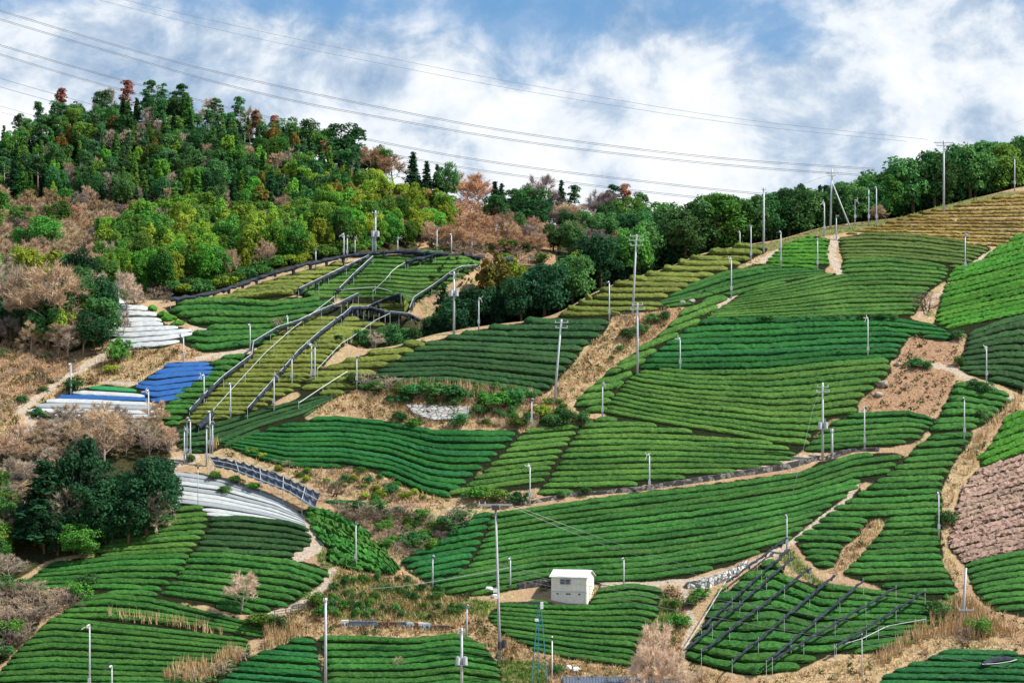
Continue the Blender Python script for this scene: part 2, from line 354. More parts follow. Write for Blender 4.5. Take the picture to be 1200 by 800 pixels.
# ------------------------------------------------------------------ tea fields (outlines surveyed from the photograph)
# (where it is, tea kind, outline, line of the top row, line of the bottom row, rows)
FIELDS = [
 ('the lowest field beside the dry brush', 'green', [(62,725),(100,728),(175,736),(250,745),(288,750),(291,766),(268,788),(235,808),(150,815),(-5,815),(-5,795),(32,752)],
  [(-10,736),(0,734),(62,724),(100,727),(175,735),(250,744),(300,750)], [(-10,815),(100,816),(200,814),(300,808)], 12),
 ('the long band above the strip of reeds', 'green', [(68,723),(98,700),(125,697),(175,702),(236,717),(287,729),(324,732),(331,739),(304,748),(236,737),(175,731),(125,727)],
  [(60,704),(98,699),(125,696),(175,701),(236,716),(287,728),(335,733)], [(60,724),(125,727),(175,731),(236,737),(304,748),(335,752)], 4),
 ('the field with a round dark edge bush', 'green', [(50,668),(67,659),(140,651),(221,650),(215,667),(200,680),(180,701),(150,699),(117,694),(70,694),(32,698),(15,694),(25,683),(38,678)],
  [(10,664),(67,660),(140,651),(225,649)], [(10,700),(70,697),(150,700),(225,704)], 7),
 ('the field around the bare pale tree', 'green', [(224,650),(262,649),(300,653),(337,656),(370,663),(388,672),(375,683),(350,700),(337,711),(300,719),(280,718),(236,706),(186,702),(203,681),(218,667)],
  [(180,648),(262,649),(337,656),(390,672)], [(180,704),(236,712),(300,724),(390,740)], 9),
 ('the wedge field below the dark evergreens', 'light', [(216,595),(235,592),(242,600),(241,618),(230,637),(224,648),(200,648),(170,650),(122,652),(112,646),(130,635),(150,622),(190,608)],
  [(110,615),(150,607),(200,597),(245,592)], [(110,654),(170,651),(245,649)], 8),
 ('the field under the lower white covered plot', 'dark', [(247,606),(287,607),(337,613),(358,619),(366,631),(361,642),(340,652),(287,651),(231,646),(238,632),(247,618)],
  [(225,606),(287,606),(337,612),(370,622)], [(225,648),(287,652),(340,654),(370,652)], 6),
 ('the shaggy plot beside the dirt track bend', 'leafy', [(357,597),(375,598),(400,611),(425,625),(450,645),(466,667),(460,674),(412,667),(385,658),(387,643),(372,627),(360,610)],
  [(355,592),(400,607),(440,631),(475,668)], [(340,620),(385,659),(412,669),(475,690)], 7),
 ('the narrow corner field by the tall bottom pole', 'vivid', [(257,802),(285,777),(304,766),(330,757),(351,748),(368,748),(369,765),(374,790),(375,815),(245,815)],
  [(250,743),(370,750)], [(250,810),(376,820)], 9),
 ('the bottom field below the row of crates', 'green', [(376,750),(385,747),(425,748),(475,750),(532,744),(552,750),(570,762),(582,780),(590,815),(386,815),(383,775)],
  [(370,746),(425,747),(475,749),(532,743),(590,752)], [(370,814),(425,813),(475,812),(532,806),(590,814)], 8),
 ('the field directly under the cream hut', 'green', [(572,724),(589,706),(636,706),(650,709),(693,708),(703,690),(741,685),(773,690),(768,722),(748,749),(737,782),(670,771),(619,759),(592,743)],
  [(570,692),(640,692),(700,690),(741,685),(773,690)], [(570,752),(619,762),(670,773),(737,783),(773,787)], 13),
 ('the dark wedge field ending at the dry gully', 'vivid', [(472,658),(500,640),(530,622),(560,605),(575,601),(569,620),(556,645),(544,668),(530,675),(512,688),(493,679),(480,668)],
  [(470,618),(530,608),(580,598)], [(470,700),(512,694),(580,682)], 11),
 ('the widest field above the cream hut', 'green', [(578,603),(640,594),(700,585),(760,577),(850,567),(900,559),(937,556),(962,542),(1000,535),(1058,532),(1050,542),(1040,555),(1020,563),(1006,563),(1004,576),(990,582),(970,595),(950,610),(932,626),(915,640),(887,648),(855,661),(832,667),(805,676),(760,681),(700,681),(650,681),(632,684),(607,688),(580,694),(535,699),(511,692),(515,686),(530,677),(549,668),(562,646),(573,622)],
  [(470,618),(577,603),(640,594),(700,585),(760,577),(850,567),(937,555),(1000,534),(1060,526)], [(470,712),(535,703),(632,686),(760,682),(850,668),(900,655),(950,640),(1000,632),(1060,625)], 14),
 ('the field between gully and diagonal gap', 'light', [(618,506),(645,501),(678,499),(667,517),(653,535),(642,556),(630,570),(600,574),(560,575),(530,583),(526,578),(550,569),(577,546),(601,522)],
  [(520,512),(616,504),(690,497)], [(520,590),(600,578),(650,572),(690,568)], 11),
 ('the field above the stone road wall', 'light', [(686,498),(705,491),(740,495),(800,506),(850,512),(900,519),(933,530),(932,536),(920,542),(887,550),(862,554),(812,559),(760,566),(700,575),(640,580),(632,578),(648,560),(660,536),(674,515)],
  [(620,492),(684,490),(740,488),(800,490),(850,494),(937,504)], [(620,581),(700,580),(760,579),(812,578),(887,575),(937,572)], 13),
 ('the slanting strip beside the dry grass bank', 'light', [(675,472),(707,443),(750,411),(775,393),(805,363),(820,355),(845,348),(853,350),(824,374),(779,401),(750,428),(730,447),(716,468),(707,484),(676,481)],
  [(670,400),(858,338)], [(670,488),(720,484),(858,425)], 12),
 ('the rounded field below the vivid green one', 'light', [(742,441),(754,434),(815,435),(900,434),(969,427),(1041,421),(1041,438),(1019,458),(1004,471),(1002,484),(970,490),(950,510),(948,520),(935,528),(900,517),(862,510),(825,505),(775,497),(726,489),(712,485),(712,478),(727,457)],
  [(700,414),(752,429),(815,435),(900,434),(969,427),(1041,421)], [(700,484),(775,498),(862,512),(900,520),(950,524),(1041,510)], 12),
 ('the small field under the cleared brown patch', 'green', [(952,521),(975,498),(1003,487),(1062,484),(1090,489),(1093,496),(1081,507),(1074,517),(1040,522),(1005,524),(955,530),(945,530)],
  [(940,490),(1003,486),(1062,483),(1095,490)], [(940,532),(1005,526),(1095,520)], 6),
 ('the plot between cleared patch and reeds', 'green', [(1121,449),(1150,455),(1186,466),(1173,480),(1165,487),(1150,497),(1137,503),(1090,508),(1100,492),(1112,470)],
  [(1085,447),(1121,448),(1190,462)], [(1085,510),(1137,505),(1190,505)], 7),
 ('the tall strip along the long reed bank', 'green', [(1095,511),(1135,505),(1139,511),(1132,521),(1120,536),(1108,556),(1101,572),(1103,605),(1100,637),(1103,662),(1116,683),(1121,692),(1110,701),(1060,698),(1025,683),(987,673),(1005,658),(1028,632),(1042,612),(1030,604),(1017,611),(1000,632),(985,643),(975,664),(960,666),(948,655),(938,643),(935,632),(960,612),(982,595),(1015,575),(1040,557),(1060,542),(1075,525)],
  [(930,512),(1020,508),(1140,500)], [(930,702),(1020,707),(1140,704)], 26),
 ('the plot under the black net bars', 'green', [(905,657),(878,672),(861,689),(837,705),(829,722),(824,739),(807,760),(803,773),(834,781),(874,790),(932,785),(969,766),(1033,763),(1070,753),(1094,733),(1117,729),(1119,712),(1070,699),(1016,692),(962,689),(918,675),(908,658)],
  [(800,668),(860,662),(905,657),(962,684),(1016,690),(1070,697),(1125,706)], [(800,772),(834,782),(874,791),(950,788),(1040,768),(1125,752)], 11),
 ('the corner field with the folded net', 'vivid', [(1117,761),(1150,764),(1205,768),(1205,815),(1025,815),(1037,793),(1055,785),(1075,777)],
  [(1020,759),(1205,764)], [(1020,812),(1205,816)], 7),
 ('the field below the pruned brown plot', 'green', [(1130,660),(1165,652),(1205,645),(1205,722),(1170,715),(1152,706),(1140,685)],
  [(1125,662),(1165,652),(1205,645)], [(1125,724),(1165,718),(1205,716)], 9),
 ('the field on top of the pruned brown plot', 'lime', [(1205,484),(1177,495),(1165,520),(1147,540),(1152,546),(1205,530)],
  [(1140,505),(1205,480)], [(1140,552),(1205,530)], 6),
 ('the pruned plot of bare brown stems', 'brown', [(1205,533),(1150,549),(1128,575),(1118,610),(1113,640),(1130,661),(1165,651),(1205,643)],
  [(1105,563),(1205,531)], [(1105,668),(1165,652),(1205,643)], 16),
 ('the dark field below the lime green slope', 'dark', [(1137,390),(1175,376),(1205,370),(1205,465),(1175,450),(1126,435),(1130,415)],
  [(1125,394),(1175,376),(1205,368)], [(1125,445),(1175,452),(1205,462)], 10),
 ('the steep lime green slope', 'lime', [(1205,272),(1170,292),(1150,307),(1117,318),(1112,332),(1105,347),(1100,365),(1097,380),(1120,390),(1137,387),(1165,376),(1205,365)],
  [(1090,300),(1205,268)], [(1090,392),(1205,368)], 17),
 ('the vivid green field under the shrub lined terrace', 'vivid', [(827,376),(880,373),(935,374),(1036,373),(1070,376),(1104,386),(1119,396),(1104,399),(1066,392),(1054,408),(1048,421),(1002,421),(969,426),(901,433),(850,434),(800,432),(752,432),(759,424),(783,402)],
  [(740,384),(827,376),(935,373),(1036,372),(1120,384)], [(740,434),(800,434),(901,434),(969,427),(1050,421),(1120,414)], 8),
 ('the broad field above the shrub lined terrace', 'light', [(827,374),(845,362),(867,349),(881,340),(935,329),(972,323),(988,321),(990,304),(1040,306),(1104,312),(1112,316),(1103,330),(1087,340),(1077,354),(1070,369),(1036,371),(935,373)],
  [(820,350),(881,335),(935,322),(990,306),(1040,304),(1115,312)], [(820,376),(935,374),(1036,372),(1075,370),(1115,366)], 13),
 ('the dull plot beside the pale hilltop path', 'dull', [(985,280),(1020,275),(1075,277),(1160,291),(1150,300),(1125,315),(1112,312),(1075,309),(990,304),(986,295)],
  [(980,277),(1020,274),(1075,276),(1165,288)], [(980,305),(1040,307),(1165,320)], 8),
 ('the straw coloured hilltop field', 'straw', [(990,275),(1040,262),(1090,248),(1140,238),(1205,225),(1205,270),(1170,292),(1160,291),(1075,276),(1020,274)],
  [(985,232),(1205,220)], [(985,285),(1205,296)], 17),
 ('the small lime plot beside the pale hilltop path', 'lime', [(950,279),(970,281),(969,295),(971,313),(950,314),(900,312),(900,307),(914,293),(925,286)],
  [(895,280),(975,276)], [(895,313),(975,316)], 9),
 ('the terrace rows along the dark wood edge', 'olive', [(690,349),(725,334),(775,319),(817,302),(850,294),(875,290),(895,286),(897,295),(875,305),(850,317),(825,327),(800,340),(775,351),(740,352),(720,352),(692,349)],
  [(690,286),(900,282)], [(690,352),(900,350)], 11),
 ('the dark strip under the wood edge terraces', 'green', [(776,353),(812,335),(850,321),(885,312),(962,316),(968,322),(918,330),(867,344),(850,352),(820,355),(785,360),(770,358)],
  [(760,352),(812,332),(850,318),(900,311),(970,312)], [(760,362),(820,358),(867,346),(918,331),(970,323)], 5),
 ('the short rows beside the head of the dry bank', 'olive', [(665,364),(690,351),(740,354),(775,357),(775,362),(730,367),(710,371),(690,371),(655,373)],
  [(650,348),(780,350)], [(650,373),(780,370)], 4),
 ('the dark crest field west of the dry bank', 'dark', [(499,404),(550,390),(600,382),(645,375),(712,371),(712,376),(705,392),(682,407),(670,425),(656,440),(645,455),(632,463),(600,458),(560,452),(525,449),(480,450),(450,455),(422,456),(452,430),(477,417)],
  [(410,372),(715,366)], [(410,452),(525,449),(600,460),(640,467),(715,474)], 13),
 ('the pale crest rows beside the shady bushes', 'olive', [(356,450),(372,438),(395,428),(417,420),(450,412),(498,400),(496,404),(474,418),(449,431),(416,455),(395,463),(375,462),(352,462)],
  [(350,402),(500,392)], [(350,466),(500,462)], 9),
 ('the curved ridge above the net shelter', 'dark', [(205,508),(225,504),(262,494),(300,483),(337,474),(362,463),(395,463),(418,456),(400,460),(382,470),(355,488),(330,494),(300,506),(267,521),(248,528),(225,531),(210,525)],
  [(200,506),(262,494),(337,473),(395,461),(420,453)], [(200,532),(250,532),(300,509),(355,491),(395,466),(420,458)], 5),
 ('the sagging vivid field above the dry hollow', 'vivid', [(258,517),(275,512),(310,505),(335,498),(352,494),(395,490),(450,495),(512,506),(560,506),(606,505),(595,520),(582,533),(562,550),(545,563),(534,577),(525,583),(497,577),(472,569),(457,558),(420,548),(380,547),(337,547),(300,537),(280,528)],
  [(250,500),(320,492),(395,489),(450,494),(512,505),(606,506)], [(250,522),(300,538),(337,548),(400,550),(457,560),(500,580),(530,586),(606,580)], 10),
 ('the far field by the white covers', 'green', [(195,361),(240,355),(315,357),(340,350),(385,354),(390,358),(350,376),(327,387),(315,400),(292,408),(255,411),(240,412),(216,403),(225,393),(250,389),(235,383),(207,371)],
  [(195,358),(240,353),(315,356),(390,348)], [(195,404),(240,413),(292,408),(330,402),(390,392)], 8),
 ('the far wedge under the long black boundary net', 'olive', [(245,355),(270,348),(325,328),(375,316),(400,307),(400,315),(350,337),(345,344),(300,355)],
  [(240,306),(405,300)], [(240,357),(345,347),(405,342)], 10),
 ('the far dome of fine rows under the ridge poles', 'light', [(352,341),(400,318),(436,301),(480,299),(520,299),(563,304),(558,312),(545,322),(520,335),(495,350),(480,354),(440,350),(405,348),(370,350),(352,346)],
  [(350,300),(440,296),(565,298)], [(350,350),(440,349),(485,354),(565,350)], 12),
 ('the far slope crossed by black net rolls', 'olive', [(205,500),(240,470),(297,415),(330,390),(365,372),(395,362),(420,354),(480,357),(480,365),(470,370),(465,378),(430,385),(415,395),(400,405),(385,418),(371,436),(352,452),(330,465),(300,480),(262,492),(225,503)],
  [(200,352),(480,350)], [(200,498),(480,500)], 27),
 ('the round ended rows beside the blue covers', 'green', [(247,426),(270,418),(292,415),(265,440),(240,466),(215,490),(205,500),(195,498),(190,488),(187,481),(200,472),(206,462),(238,446),(253,436)],
  [(175,420),(295,416)], [(175,500),(295,500)], 13),
 ('the two short rows in the dry hollow', 'vivid', [(383,588),(420,589),(447,592),(445,598),(400,596)], [(380,586),(450,591)], [(380,596),(450,599)], 2),
]
# plots under cloth: (where, outline, top line, bottom line, rows, colour of each row)
COVERS = [
 ('the lower covered plot by the net shelter', [(197,554),(216,555),(257,562),(287,572),(321,584),(351,603),(358,618),(304,609),(245,604),(236,594),(206,594),(203,570)],
  [(195,552),(216,554),(257,560),(321,582),(360,604)], [(195,600),(245,606),(304,612),(360,622)], ['grey', 'grey', 'white', 'grey', 'white', 'white', 'grey', 'white', 'white']),
 ('the blue covered plot', [(159,452),(200,427),(244,425),(252,439),(225,457),(207,470),(182,471),(170,465)],
  [(155,430),(200,425),(255,424)], [(155,466),(182,473),(255,460)], ['blue'] * 7),
 ('the striped covered plot', [(32,480),(67,467),(105,455),(125,452),(157,457),(192,482),(182,490),(150,495),(60,495),(47,490)],
  [(30,450),(105,453),(160,456),(195,458)], [(30,497),(60,497),(150,497),(195,496)], ['net', 'white', 'blue', 'white', 'grey', 'white', 'white', 'grey']),
 ('the upper white covered plot', [(137,355),(165,359),(186,372),(190,381),(214,386),(228,388),(217,397),(195,405),(150,409),(132,400),(124,380),(125,372)],
  [(120,352),(230,358)], [(120,408),(150,411),(195,406),(230,398)], ['white'] * 9),
 ]
TIPS = [('the uncovered tips of the upper white plot', 'lime', [(168,359),(185,364),(222,383),(215,384),(192,379),(188,371)], [(120,352),(230,358)], [(120,408),(150,411),(195,406),(230,398)], 9)]
ORD = ['first', 'second', 'third', 'fourth', 'fifth', 'sixth', 'seventh', 'eighth', 'ninth', 'tenth', 'eleventh', 'twelfth', 'thirteenth', 'fourteenth', 'fifteenth', 'sixteenth',
       'seventeenth', 'eighteenth', 'nineteenth', 'twentieth', 'twenty-first', 'twenty-second', 'twenty-third', 'twenty-fourth', 'twenty-fifth', 'twenty-sixth', 'twenty-seventh', 'twenty-eighth']
def curve(pts, xs):
    pts = np.asarray(pts, float)
    return np.interp(xs, pts[:, 0], pts[:, 1])
PROF = np.array([(.20, -.15), (.08, .24), (.01, .56), (.02, .84), (.10, .97), (.32, 1.0), (.58, .99), (.82, .86), (.96, .58), (1.0, .35), (.88, -.15)])
def row_run(xs, yf, yb):
    F, o1 = P(xs, yf); B, o2 = P(xs, yb)
    ok = o1 & o2 & (B[:, 1] - F[:, 1] < 9) & (B[:, 1] > F[:, 1])
    if ok.sum() < 4: return None
    i = np.nonzero(ok)[0]
    # longest consecutive stretch
    br = np.split(i, np.nonzero(np.diff(i) > 1)[0] + 1); i = max(br, key=len)
    if len(i) < 4: return None
    return F[i], B[i]
def smooth1(a, k=5):
    if len(a) < k + 2: return a
    pad = np.concatenate([np.repeat(a[:1], k // 2, 0), a, np.repeat(a[-1:], k // 2, 0)])
    return np.stack([np.convolve(pad[:, c], np.ones(k) / k, 'valid') for c in range(a.shape[1])], 1)
def hedge(F, B, hf=.36, step=.45, jit=.06, hmax=1.05, hmin=.22, lumpy=1.0):
    F = smooth1(F); B = smooth1(B)
    M = (F + B) / 2
    s = np.concatenate([[0], np.cumsum(np.linalg.norm(np.diff(M, axis=0), axis=1))])
    n = max(5, int(s[-1] / step) + 1)
    t = np.linspace(0, s[-1], n)
    F = np.stack([np.interp(t, s, F[:, c]) for c in range(3)], 1); B = np.stack([np.interp(t, s, B[:, c]) for c in range(3)], 1)
    w = np.linalg.norm((B - F)[:, :2], axis=1)
    lump = 1 + lumpy * (.06 * np.sin(t * .9 + R.uniform(0, 6)) + .04 * np.sin(t * 2.3 + R.uniform(0, 6)) + R.normal(0, .045, n) - .35 * np.convolve(R.random(n) < .012, [.5, 1, .5], 'same'))
    h = np.clip(hf * w + .06, hmin, hmax) * lump
    sc = np.ones(n); hs = np.ones(n)
    for k, (a, b) in enumerate(((.45, .45), (.78, .8), (.93, .95))):
        if n > 2 * k + 2: sc[k] = sc[-1 - k] = a; hs[k] = hs[-1 - k] = b
    S_ = .5 + (PROF[None, :, 0] - .5) * sc[:, None]
    V = F[:, None] + (B - F)[:, None] * S_[..., None]
    V[..., 2] = H(V[..., 0], V[..., 1]) * .5 + V[..., 2] * .5 + (h * hs)[:, None] * PROF[None, :, 1]
    K = len(PROF)
    V += R.normal(0, 1, V.shape) * (jit * np.clip(w / 1.8, .35, 1.2))[:, None, None]
    i = np.arange(n - 1)[:, None] * K; j = np.arange(K - 1)[None]
    Q = np.stack([i + j, i + j + 1, i + K + j + 1, i + K + j], -1).reshape(-1, 4)
    caps = [list(range(K))[::-1], list(range((n - 1) * K, n * K))]
    return V.reshape(-1, 3), Q, caps
def rows_of(poly, top, bot, n, fill=.80):
    poly = np.asarray(poly, float)
    xs = np.arange(poly[:, 0].min() - 4, poly[:, 0].max() + 4, 1.6)
    T = curve(top, xs); Bt = curve(bot, xs)
    out = []
    for i in range(n):
        # worn lines: each row wanders a little from its neighbour
        wob = .10 * np.sin(xs / R.uniform(35, 70) + R.uniform(0, 6))
        tc = (i + .5 + wob) / n
        yc_ = T + (Bt - T) * tc; inside = pip(xs, yc_, poly) | pip(xs - 2.6, yc_, poly) | pip(xs + 2.6, yc_, poly)
        idx = np.nonzero(inside)[0]
        if len(idx) < 4: continue
        for run in np.split(idx, np.nonzero(np.diff(idx) > 1)[0] + 1):
            if len(run) < 5: continue
            a, b = int(R.integers(0, 2)), int(R.integers(0, 2)); run = np.arange(max(run[0] - a, 0), min(run[-1] + b + 1, len(xs)))
            x = xs[run]; d = Bt[run] - T[run]
            g = row_run(x, T[run] + d * (tc[run] + fill / 2 / n), T[run] + d * (tc[run] - fill / 2 / n))
            if g is not None: out.append((i, x[-1] - x[0], float(np.mean(d)) / n, g))
    return out
HEDGES = []   # size, field number, where, kind, row, which run of the row, geometry
for fi, (where, kind, poly, top, bot, n) in enumerate(FIELDS + TIPS):
    fill = {'straw': .52, 'brown': .88, 'lime': .86, 'leafy': .95}.get(kind, .80)
    seen = {}
    for i, wpx, hpx, g in rows_of(poly, top, bot, n, fill):
        seen[i] = seen.get(i, 0) + 1
        HEDGES.append((wpx * max(hpx, 3), fi, where, kind, i, seen[i], g))
HEDGES.sort(key=lambda h: -h[0])
def hedge_shape(kind, g):
    F, B = g
    return hedge(F, B, hf={'straw': .40, 'brown': .26, 'lime': .36}.get(kind, .42), jit={'lime': .08, 'brown': .18, 'straw': .12, 'leafy': .16}.get(kind, .042), step=.42, lumpy={'straw': 2.6, 'leafy': 2.0, 'brown': 1.4}.get(kind, .65))
rank = {}
for fi in range(len(FIELDS) + len(TIPS)):
    present = sorted({h[4] for h in HEDGES[:300] if h[1] == fi})
    for k, i in enumerate(present): rank[(fi, i)] = k
LOOK = {'green': 'clipped', 'vivid': 'emerald', 'dark': 'dark', 'olive': 'olive', 'lime': 'shaggy', 'leafy': 'bushy', 'light': 'pale topped', 'dull': 'dull', 'straw': 'sparse', 'brown': 'bare'}
rest = {}
for hi, (area, fi, where, kind, i, run, g) in enumerate(HEDGES):
    V, Q, caps = hedge_shape(kind, g)
    if hi < 300:
        c = V.mean(0); c[2] = V[:, 2].min()
        o = link(bpy.data.objects.new('tea_hedge', make_mesh('tea_hedge', V - c, Q, None, MT[kind], False, None, caps)))
        o.location = c
        lab = f'{ORD[rank[(fi, i)]]} {LOOK[kind]} tea row down {where}'
        if run > 1: lab = f'{ORD[run - 1]} piece of the {ORD[rank[(fi, i)]]} row in {where}'
        tag(o, lab, 'tea hedge', 'tea rows in ' + where)
    else:
        rest.setdefault(kind, MB()).add(V, Q, None, caps)
if rest:
    Vs, Qs, Ns, mids, midn, n0 = [], [], [], [], [], 0
    keys = sorted(rest)
    for k, key in enumerate(keys):
        mb = rest[key]
        Vs.append(np.concatenate(mb.V)); q = np.concatenate(mb.Q) + n0; Qs.append(q); mids += [k] * len(q)
        Ns += [[v + n0 for v in f] for f in mb.N]; midn += [k] * len(mb.N); n0 += mb.n
    o = link(bpy.data.objects.new('small_tea_hedges', make_mesh('small_tea_hedges', np.concatenate(Vs), np.concatenate(Qs), None, [MT[k] for k in keys], False, mids + midn, Ns)))
    tag(o, 'shorter and farther clipped tea rows filling the hillside plots', 'tea hedges', kind='stuff')
def smooth_cover(g):
    F, B = g
    return hedge(F, B, hf=.22, step=.6, jit=.022, hmax=.7, lumpy=.25)
for where, poly, top, bot, n_cols in COVERS:
    for i, wpx, hpx, g in rows_of(poly, top, bot, len(n_cols), .95):
        V, Q, caps = smooth_cover(g)
        c = V.mean(0); c[2] = V[:, 2].min()
        o = link(bpy.data.objects.new('covered_tea_row', make_mesh('covered_tea_row', V - c, Q, None, MC[n_cols[i]], False, None, caps)))
        o.location = c
        col = {'white': 'white', 'grey': 'pale grey', 'blue': 'bright blue', 'net': 'green'}[n_cols[i]]
        tag(o, f'{ORD[i]} tea row under {col} cloth in {where}', 'covered tea row', 'cloth covered rows in ' + where)
# ------------------------------------------------------------------ ground sheet
DRY = [
 [(655,470),(632,465),(660,440),(690,408),(712,374),(760,362),(800,357),(825,354),(775,394),(740,420),(700,450),(680,475)],
 [(1010,482),(1005,470),(1040,440),(1056,415),(1066,395),(1100,398),(1120,400),(1128,420),(1118,442),(1113,462),(1095,487),(1060,483)],
 [(1103,575),(1120,538),(1140,510),(1165,490),(1205,452),(1205,482),(1177,494),(1148,540),(1120,575),(1110,620),(1113,650),(1135,690),(1150,710),(1205,725),(1205,765),(1120,757),(1040,790),(1025,810),(800,810),(805,780),(870,796),(935,790),(1000,770),(1060,760),(1110,735),(1122,700),(1105,660),(1103,605)],
 [(1015,612),(1042,610),(1025,640),(1005,660),(980,675),(972,668),(985,645),(1002,634)],
 [(0,400),(60,405),(100,425),(140,410),(180,408),(240,412),(300,408),(290,418),(245,424),(200,427),(160,450),(110,452),(60,465),(0,520)],
 [(280,515),(330,494),(355,488),(385,465),(420,458),(480,475),(520,500),(450,495),(395,490),(340,497)],
 [(420,455),(560,452),(632,463),(660,470),(680,490),(610,506),(510,506),(470,480)],
 [(255,525),(300,537),(345,548),(420,549),(457,559),(500,578),(535,590),(505,600),(430,585),(380,575),(330,550),(270,535)],
 [(385,655),(470,672),(500,685),(545,700),(580,745),(600,790),(640,815),(590,815),(570,762),(530,744),(380,748),(260,800),(240,800),(300,760),(340,720),(375,690)],
 [(395,595),(460,600),(520,612),(520,640),(470,660),(430,620),(400,610)],
 [(545,700),(590,706),(572,725),(592,743),(670,772),(740,784),(800,790),(800,815),(600,815),(580,745)],
 [(740,690),(800,690),(805,760),(790,790),(740,784),(752,748),(768,722)],
]
PATHS = [   # pale trodden earth: (line, half width px)
 ([(0,525),(15,512),(35,502),(37,495),(22,482),(30,475),(50,462),(82,440),(107,425),(125,415)], 4.0),
 ([(356,606),(368,625),(374,640),(350,652)], 6.5), ([(390,668),(378,690),(350,710),(315,722)], 4.5),
 ([(1006,566),(990,588),(960,610),(935,630),(912,646),(870,664),(820,680),(765,684),(705,685)], 3.2),
 ([(979,280),(973,298),(980,311),(984,321)], 5), ([(893,306),(918,292)], 3.5), ([(864,344),(830,366)], 2.5),
 ([(1095,428),(1115,432),(1140,447),(1165,456),(1186,467)], 3.5), ([(865,551),(915,540),(960,534)], 3.5),
 ([(1172,290),(1152,301),(1122,320),(1108,338),(1095,350),(1076,372)], 2.2), ([(504,606),(510,620),(530,632)], 4),
 ([(225,386),(246,390),(240,397)], 4), ([(120,447),(195,452)], 2), ([(195,545),(228,536)], 7), ([(230,420),(300,410)], 3),
 ([(905,632),(912,660)], 2), ([(800,690),(812,730),(800,760)], 3.5),
]
GREENG = [[(545,702),(590,705),(572,726),(545,715)], [(570,775),(640,775),(640,815),(580,815)], [(690,690),(780,690),(800,730),(770,760)], [(905,650),(925,640),(960,680),(1010,690),(960,690)],
          [(372,630),(392,655),(385,690),(340,720),(330,715),(375,680)], [(0,300),(5,300)], [(890,288),(960,268),(1040,257),(1200,217),(1200,226),(1040,264),(960,278),(895,297)], [(1000,690),(1120,690),(1120,710)]]
FOREST = [[(-300,60),(700,60),(760,290),(640,305),(560,296),(437,294),(400,300),(350,310),(300,325),(250,342),(200,350),(130,352),(125,400),(60,420),(0,405),(-300,410)],
          [(-300,525),(0,525),(60,505),(190,500),(205,550),(200,590),(120,645),(60,655),(0,690),(60,700),(40,745),(-10,790),(-300,790)]]
SOIL = [f[2] for f in FIELDS if f[1] != 'straw'] + [f[1] for f in COVERS]
inner_x = np.arange(-150, 150.01, .55); inner_y = np.arange(238, 500.01, .55)
grow = np.concatenate([np.geomspace(2, 3200, 26)])
ax = np.concatenate([-150 - grow[::-1], inner_x, 150 + grow]); ay = np.concatenate([238 - grow[::-1][8:], inner_y, 500 + grow])
AX, AY = np.meshgrid(ax, ay); fx, fy = AX.ravel(), AY.ravel()
cx_, cy_ = np.clip(fx, GX0, GX1), np.clip(fy, GY0, GY1)
z = H(cx_, cy_)
dist = np.hypot(fx - cx_, fy - cy_); s = np.clip(dist / 350, 0, 1); s = s * s * (3 - 2 * s)
z = z * (1 - s) + np.where(fy > 300, 10, -50) * s
ipx = HX + FPX * fx / np.maximum(fy, 50); ipy = HY - FPX * z / np.maximum(fy, 50)
near = np.interp(ipx, [-400, 0, 130, 200, 250, 437, 500, 560, 600, 700, 850, 1300], [340, 338, 350, 352, 357, 378, 380, 374, 346, 346, 362, 400])   # woods start behind this distance
near = np.where(ipx > 425, np.maximum(gM(crest_py(ipx)) + 4, 0), near); near = np.where((ipx > 425) & (ipx < 566) & (fy > 345) & (ipy < 372), 378, near)
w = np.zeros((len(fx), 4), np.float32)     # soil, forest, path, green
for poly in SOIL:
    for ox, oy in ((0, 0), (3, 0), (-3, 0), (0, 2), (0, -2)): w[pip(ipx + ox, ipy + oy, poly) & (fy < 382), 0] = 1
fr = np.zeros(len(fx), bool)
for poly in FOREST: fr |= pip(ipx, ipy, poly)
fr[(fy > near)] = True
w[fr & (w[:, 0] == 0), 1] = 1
def soften(a, k):
    b_ = a.reshape(len(ay), len(ax))
    for _ in range(k):
        p_ = np.pad(b_, 1, mode='edge'); b_ = (p_[:-2, 1:-1] + p_[2:, 1:-1] + p_[1:-1, :-2] + p_[1:-1, 2:] + 2 * b_) / 6
    return b_.ravel()
def line_dist(px, py, line):
    d = np.full(px.shape, 1e9)
    for (x0, y0), (x1, y1) in zip(line[:-1], line[1:]):
        vx, vy = x1 - x0, y1 - y0
        t = np.clip(((px - x0) * vx + (py - y0) * vy) / (vx * vx + vy * vy), 0, 1)
        d = np.minimum(d, np.hypot(px - x0 - t * vx, py - y0 - t * vy))
    return d
RUSSET = [DRY[1], [(480,215),(540,200),(600,225),(655,262),(650,312),(540,305),(490,296)], [(0,410),(60,418),(100,430),(60,455),(0,470)], [(720,385),(760,366),(815,358),(790,378),(740,410)]]
rus = np.zeros(len(fx), np.float32)
for poly in RUSSET: rus[pip(ipx, ipy, poly)] = 1
w[(rus > 0) & (w[:, 0] == 0), 1] = 0
vis = (fy < 375)
for line, hw in PATHS:
    d = np.full(len(fx), 99.); d[vis] = line_dist(ipx[vis], ipy[vis], line)
    w[:, 2] = np.maximum(w[:, 2], np.clip((hw + 1 - d) / 2, 0, 1))
for poly in GREENG: w[pip(ipx, ipy, poly) & vis, 3] = 1
for poly in DRY: w[pip(ipx, ipy, poly) & vis & (w[:, 3] == 0), 1] = 0
for ch, k in ((0, 2), (1, 4), (2, 1), (3, 5)): w[:, ch] = soften(w[:, ch], k)
nx_, ny_ = len(ax), len(ay)
g = np.arange(nx_ * ny_).reshape(ny_, nx_)
